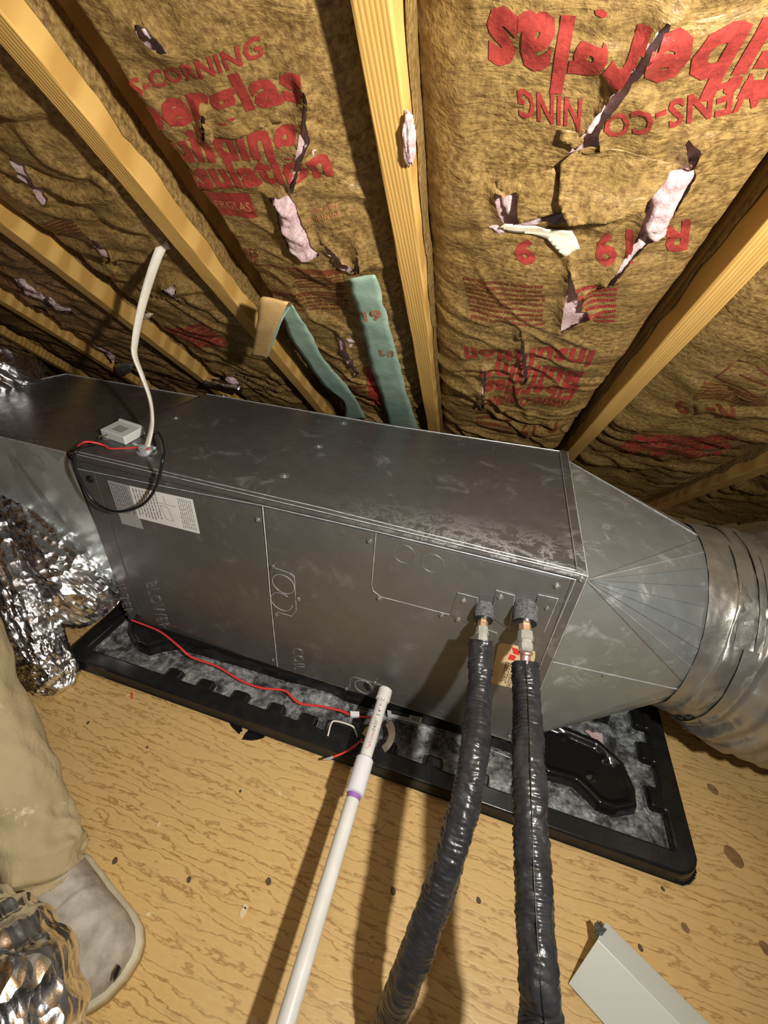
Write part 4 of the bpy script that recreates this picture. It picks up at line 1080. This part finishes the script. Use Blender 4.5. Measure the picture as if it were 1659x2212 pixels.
# ------------------------------------------------------------------ person: lower leg and boot
ank = Vector((.362,-.536,.040)); knee = Vector((.085,-.385,.385)); hip = Vector((.02,-.80,.46))
person = thing('person', 'person crouching at left edge in khaki work trousers and worn grey shoe', 'person', (.40,-.55,FLOOR))
def legr(u, a, L, p):
    base = np.interp(u, [0,.1,.25,.5,.62,1], [.050,.055,.062,.074,.080,.095])
    v = Vector((p.x*9, p.y*9, p.z*9)); w = Vector((math.cos(a), math.sin(a), 0))
    fold = 1-abs(noise.noise(Vector((u*16+math.cos(a)*1.3, math.sin(a)*1.5, 2.2))))*2.2
    return float(base)*(1+.08*noise.noise(v+w*1.2))+.010*fold*max(.25, 1-u*2.0)+.004*noise.noise(w*3+v*2)-(.006 if u < .012 else 0)
tube('trouser_leg', [ank+Vector((-.012,.008,.0)), ank.lerp(knee,.12), ank.lerp(knee,.35), ank.lerp(knee,.7), knee, knee.lerp(hip,.15)+Vector((-.02,-.0,.04)), knee.lerp(hip,.5)+Vector((0,0,.03)), hip], legr, PANT, person, 22, 64, sx=1.0, sy=.92)
# shoe: lofted cross-sections along heel->toe
toe = Vector((.517,-.598,0)); fd = (toe-Vector((ank.x,ank.y,0))).normalized(); fs2 = Vector((-fd.y, fd.x, 0)); heel = Vector((ank.x,ank.y,0))-fd*.055
L_ = (toe-heel).length+.004
prof = [(0,.020,.055),(.02,.034,.085),(.10,.042,.115),(.28,.046,.125),(.42,.048,.105),(.55,.052,.085),(.70,.056,.070),(.82,.055,.060),(.91,.047,.050),(.965,.034,.038),(1.0,.012,.020)]
def shoe(bm, prof, z0, wscale, hscale, zmin=None, seg=28, grow=0):
    rows = []
    for s, w, h in prof:
        c = heel+fd*(L_*s+(grow*(2*s-1))); r = []
        for k in range(seg):
            a = 2*math.pi*k/seg; ca, sa = math.cos(a), math.sin(a)
            xx = math.copysign(abs(ca)**.75, ca)*w*wscale; zz = z0+(max(0, sa)**.85*h*hscale if sa > 0 else sa*.012)
            p = c+fs2*xx+Vector((0,0,zz)); p += Vector((0,0,.003*noise.noise(p*26)+.0035*math.sin(L_*s*230+2.5*noise.noise(p*22))*max(0, sa)*max(0, 1-abs(s-.5)*4))); r.append(bm.verts.new(p))
        rows.append(r)
    for i in range(len(rows)-1):
        for k in range(seg): bm.faces.new((rows[i][k], rows[i][(k+1) % seg], rows[i+1][(k+1) % seg], rows[i+1][k]))
    bm.faces.new(rows[0][::-1]); bm.faces.new(rows[-1])
def dense(prof, n=90):
    s = [q[0] for q in prof]; out = []
    for k in range(n+1):
        u = 1-(1-k/n)**1.3; out.append((u, float(np.interp(u, s, [q[1] for q in prof])), float(np.interp(u, s, [q[2] for q in prof]))))
    return out
bm = bmesh.new(); shoe(bm, dense(prof), FLOOR+.026, 1.0, 1.0); sh = bm_obj('shoe_upper', bm, SHOE, person, True)
sp_ = [onz(*q, FLOOR+.066) for q in ((258,2085),(262,2092),(254,2112),(247,2122),(248,2104))]
prism('torn_slit', sp_, (0,0,.006), BLK, person)
bm = bmesh.new(); rows = []
out2 = [(s, w*1.10+.003) for s, w, h in dense(prof, 40)]
for zz in (FLOOR+.001, FLOOR+.024, FLOOR+.030):
    g_ = 0 if zz < FLOOR+.03 else -.004
    rr = [heel+fd*((L_+.014)*s-.007)+fs2*(w+g_)+Vector((0,0,zz)) for s, w in out2]+[heel+fd*((L_+.014)*s-.007)-fs2*(w+g_)+Vector((0,0,zz)) for s, w in reversed(out2)]
    rows.append([bm.verts.new(p) for p in rr])
n = len(rows[0])
for i in range(2):
    for k in range(n): bm.faces.new((rows[i][k], rows[i][(k+1) % n], rows[i+1][(k+1) % n], rows[i+1][k]))
bm.faces.new(rows[0][::-1]); bm.faces.new(rows[-1]); bm_obj('shoe_sole', bm, SOLE, person, True)

# ------------------------------------------------------------------ foil ducts at left
def crumple(r, seed, amp=.014, rings=0):
    def f(u, a, L, p):
        rr = r(u) if callable(r) else r; v = Vector((L*7+seed, math.cos(a)*2.4, math.sin(a)*2.4))
        k = 1-abs(noise.noise(v*2.3))*2; k2 = 1-abs(noise.noise(v*5.7))*2
        return rr+amp*.8*noise.noise(v)+amp*.5*k*k+amp*.28*k2+amp*.2*noise.noise(v*13)+(rings*math.sin(L*165+2*noise.noise(v)))
    return f
fd1 = thing('foil_flexible_duct', 'crumpled silver foil duct drooping from the plenum beside the trouser leg', 'duct', (-.15,-.2,FLOOR), 'crumpled foil ducts')
tube('foil_jacket', [(-.42,.10,.24),(-.30,.03,.20),(-.20,-.01,.15),(-.115,-.02,.09),(-.085,.0,.03)], crumple(lambda u: .100 if u < .6 else .100-.035*(u-.6)/.4, 2), FOIL, fd1, 40, 120)
tube('foil_tail', [(-.34,-.03,.22),(-.25,-.10,.17),(-.17,-.15,.09),(-.11,-.18,.02),(-.055,-.20,-.035),(-.02,-.215,-.055)], crumple(lambda u: .085-.045*u if u < .85 else .047-.03*(u-.85)/.15, 8, .010), FOIL, fd1, 40, 120)
b_ = [CAM+ray(*q)*dd for q, dd in (((-190,2300),.50), ((-60,2200),.50), ((30,2120),.50), ((40,2230),.46), ((-40,2420),.45))]
fd2 = thing('foil_flexible_duct', 'crumpled silver foil duct at bottom left corner beside the shoe', 'duct', b_[2], 'crumpled foil ducts')
e0, e1, e2, e3 = CAM+ray(-190,2030)*.62, CAM+ray(-55,2080)*.60, CAM+ray(28,2165)*.57, CAM+ray(42,2330)*.54
tube('foil_jacket', [e0, e1, e2, e3, e3+(e3-e2)*.8], crumple(.072, 15, .005, .0035), FOIL, fd2, 40, 120)
fd3 = thing('foil_flexible_duct', 'dark foil duct at left edge above the plenum', 'duct', (-1.1,.4,.6), 'crumpled foil ducts')
q0, q1, q2 = onz(-190,690,BH+.16), onz(-10,795,BH+.04), onz(70,838,BH-.09)
tube('foil_jacket', [q0+(q0-q1)*.6, q0, q1, q2, q2+(q2-q1)], crumple(.085, 21, .014), FOIL, fd3, 30, 96)
rr0, rr1 = rp(*roof(446,826,.0), 0), rp(*roof(520,840,.0), 0)
tag(tube('foil_roll', [rr0, rr0.lerp(rr1,.5), rr1], crumple(.016, 31, .003), FOIL, None, 10, 40), 'small rolled foil scrap at back edge of the air handler', 'foil scrap')
s0_, s1_ = rp(*roof(258,808,.0), .0), rp(*roof(285,790,.0), .0)
tag(tube('foil_scrap', [s0_, s0_.lerp(s1_,.5)+Vector((0,-.01,.01)), s1_], crumple(lambda u: .020*math.sin(.3+2.6*u), 41, .010), FOILD, None, 10, 30), 'dark crumpled foil scrap at lower end of the third rafter', 'foil scrap')

# ------------------------------------------------------------------ white channel, lower right
k0, k1 = onz(1227,2108,FLOOR+.012), onz(1295,2005,FLOOR+.062)
t0 = onz(1294,2030,FLOOR+.055)
def Z(px, py, z): return onz(px, py, FLOOR+z)
a0, a1 = Z(1228,2124,.004), Z(1290,2030,.050)
dirc = (Z(1410,2330,.004)-a0).normalized(); dirc.z = 0; dirc.normalize()
side = (a1-a0); ridge = a0+side; lowr = ridge+Vector((side.x, side.y, 0)).normalized()*.045; lowr = Vector((lowr.x, lowr.y, FLOOR+.030))
Lc = .50; cs = [a0, ridge, lowr]
ch = thing('line_cover_channel', 'white painted metal channel lying on the plywood at lower right', 'channel', a0)
vs = []; 
for s in (0, 1):
    for p in cs: vs.append(p+dirc*Lc*s)
me_o = mesh('channel_body', vs, [(0,1,4,3),(1,2,5,4)], CHAN, ch)
sm = me_o.modifiers.new('s', 'SOLIDIFY'); sm.thickness = .0016; bevel(me_o, .0008)
scrap('lint_scrap', [(1284,1997),(1292,1990),(1300,2004),(1308,2010),(1300,2022),(1290,2030),(1286,2014)], FLOOR+.045, FOAM, 'grey lint scrap at tip of the white channel', 'scrap', .002, .008)

# ------------------------------------------------------------------ debris and nails on the plywood
def disc(px, py, r, mat, name, label, cat, group, h=.0015, e=1.0, rot=0):
    c = onz(px, py, FLOOR+.0003); bm = bmesh.new(); n = 14; P = []
    for k in range(n):
        a = 2*math.pi*k/n; rr = r*(1+.22*noise.noise(Vector((math.cos(a)*1.5+px, math.sin(a)*1.5, py))))
        x, y = rr*math.cos(a)*e, rr*math.sin(a); P.append(Vector((c.x+x*math.cos(rot)-y*math.sin(rot), c.y+x*math.sin(rot)+y*math.cos(rot), c.z)))
    b = [bm.verts.new(p) for p in P]; t = [bm.verts.new(c.lerp(p, .8)+Vector((0,0,h))) for p in P]
    bm.faces.new(t); bm.faces.new(b[::-1])
    for k in range(n): bm.faces.new((b[k], b[(k+1) % n], t[(k+1) % n], t[k]))
    return tag(bm_obj(name, bm, mat), label, cat, group)
for px, py, r, lab in ((248,1860,.0065,'dark nail head nearest the shoe tongue'), (408,1900,.0055,'dark nail head right of the shoe, in line with two others'), (580,1904,.0065,'large dark nail head left of the white pipe'),
        (190,1561,.0045,'small dark nail head near the trouser knee'), (318,1614,.0035,'tiny dark nail head above open plywood at left'), (519,1709,.0035,'tiny nail head on plywood left of the coupling'),
        (849,1925,.0065,'dark nail head in the shadow between pipe and hoses'), (1034,1945,.0055,'nail head between the two black lines'), (1507,1592,.011,'dark knot spot right of the drain pan top'),
        (1540,1705,.013,'dark knot spot right of the drain pan corner'), (1585,1850,.020,'largest dark knot spot right of the pan corner'), (1480,2004,.008,'dark spot on plywood above the white channel'),
        (1384,2048,.0055,'small dark spot right of the white channel tip'), (1655,2050,.012,'dark spot at the right edge of the plywood'), (1432,1920,.0045,'tiny dark spot below the pan right corner')):
    disc(px, py, r, NAILM if r < .0075 else KNOT, 'nail_head' if r < .0075 else 'wood_knot', lab, 'nail' if r < .0075 else 'knot', 'dark spots on the plywood', .0008, .8, .5)
for i, (px, py, r, lab) in enumerate(((525,1970,.009,'largest pale wood chip, right of the shoe'), (530,1958,.006,'pale wood chip touching the largest chip'), (320,1975,.005,'pale wood chip at the shoe toe'), (343,1780,.005,'pale wood chip on open plywood above the shoe'),
        (604,1714,.005,'pale wood chip left of the pipe coupling'), (696,1741,.005,'pale chip beside the pipe shadow'), (733,1640,.005,'pale chip beside the red wire tip'), (547,2205,.008,'pale chip at the bottom edge left of the pipe'), (276,1502,.003,'tiny pale chip beside the red plastic bit'), (802,2075,.004,'pale sliver in the shadow right of the pipe'))):
    disc(px, py, r, CHIPW, 'wood_chip', lab, 'wood chip', 'pale wood chips on the plywood', .0015, .7, i*1.1)
tag(bevel(prism('red_plastic_bit', [onz(283,1496,FLOOR), onz(287,1496,FLOOR), onz(287,1510,FLOOR), onz(283,1510,FLOOR)], (0,0,.002), RED), .0004), 'tiny red plastic sliver on the plywood left of the pan', 'plastic bit')
tag(tube('wood_curl', [onz(803,1722,FLOOR+.002), onz(825,1724,FLOOR+.003), onz(838,1748,FLOOR+.003), onz(832,1775,FLOOR+.003), onz(820,1790,FLOOR+.003), onz(803,1795,FLOOR+.002)], .0012, CHIPW, None, 8, 8), 'thin curled wood shaving in the shadow right of the coupling', 'wood shaving')
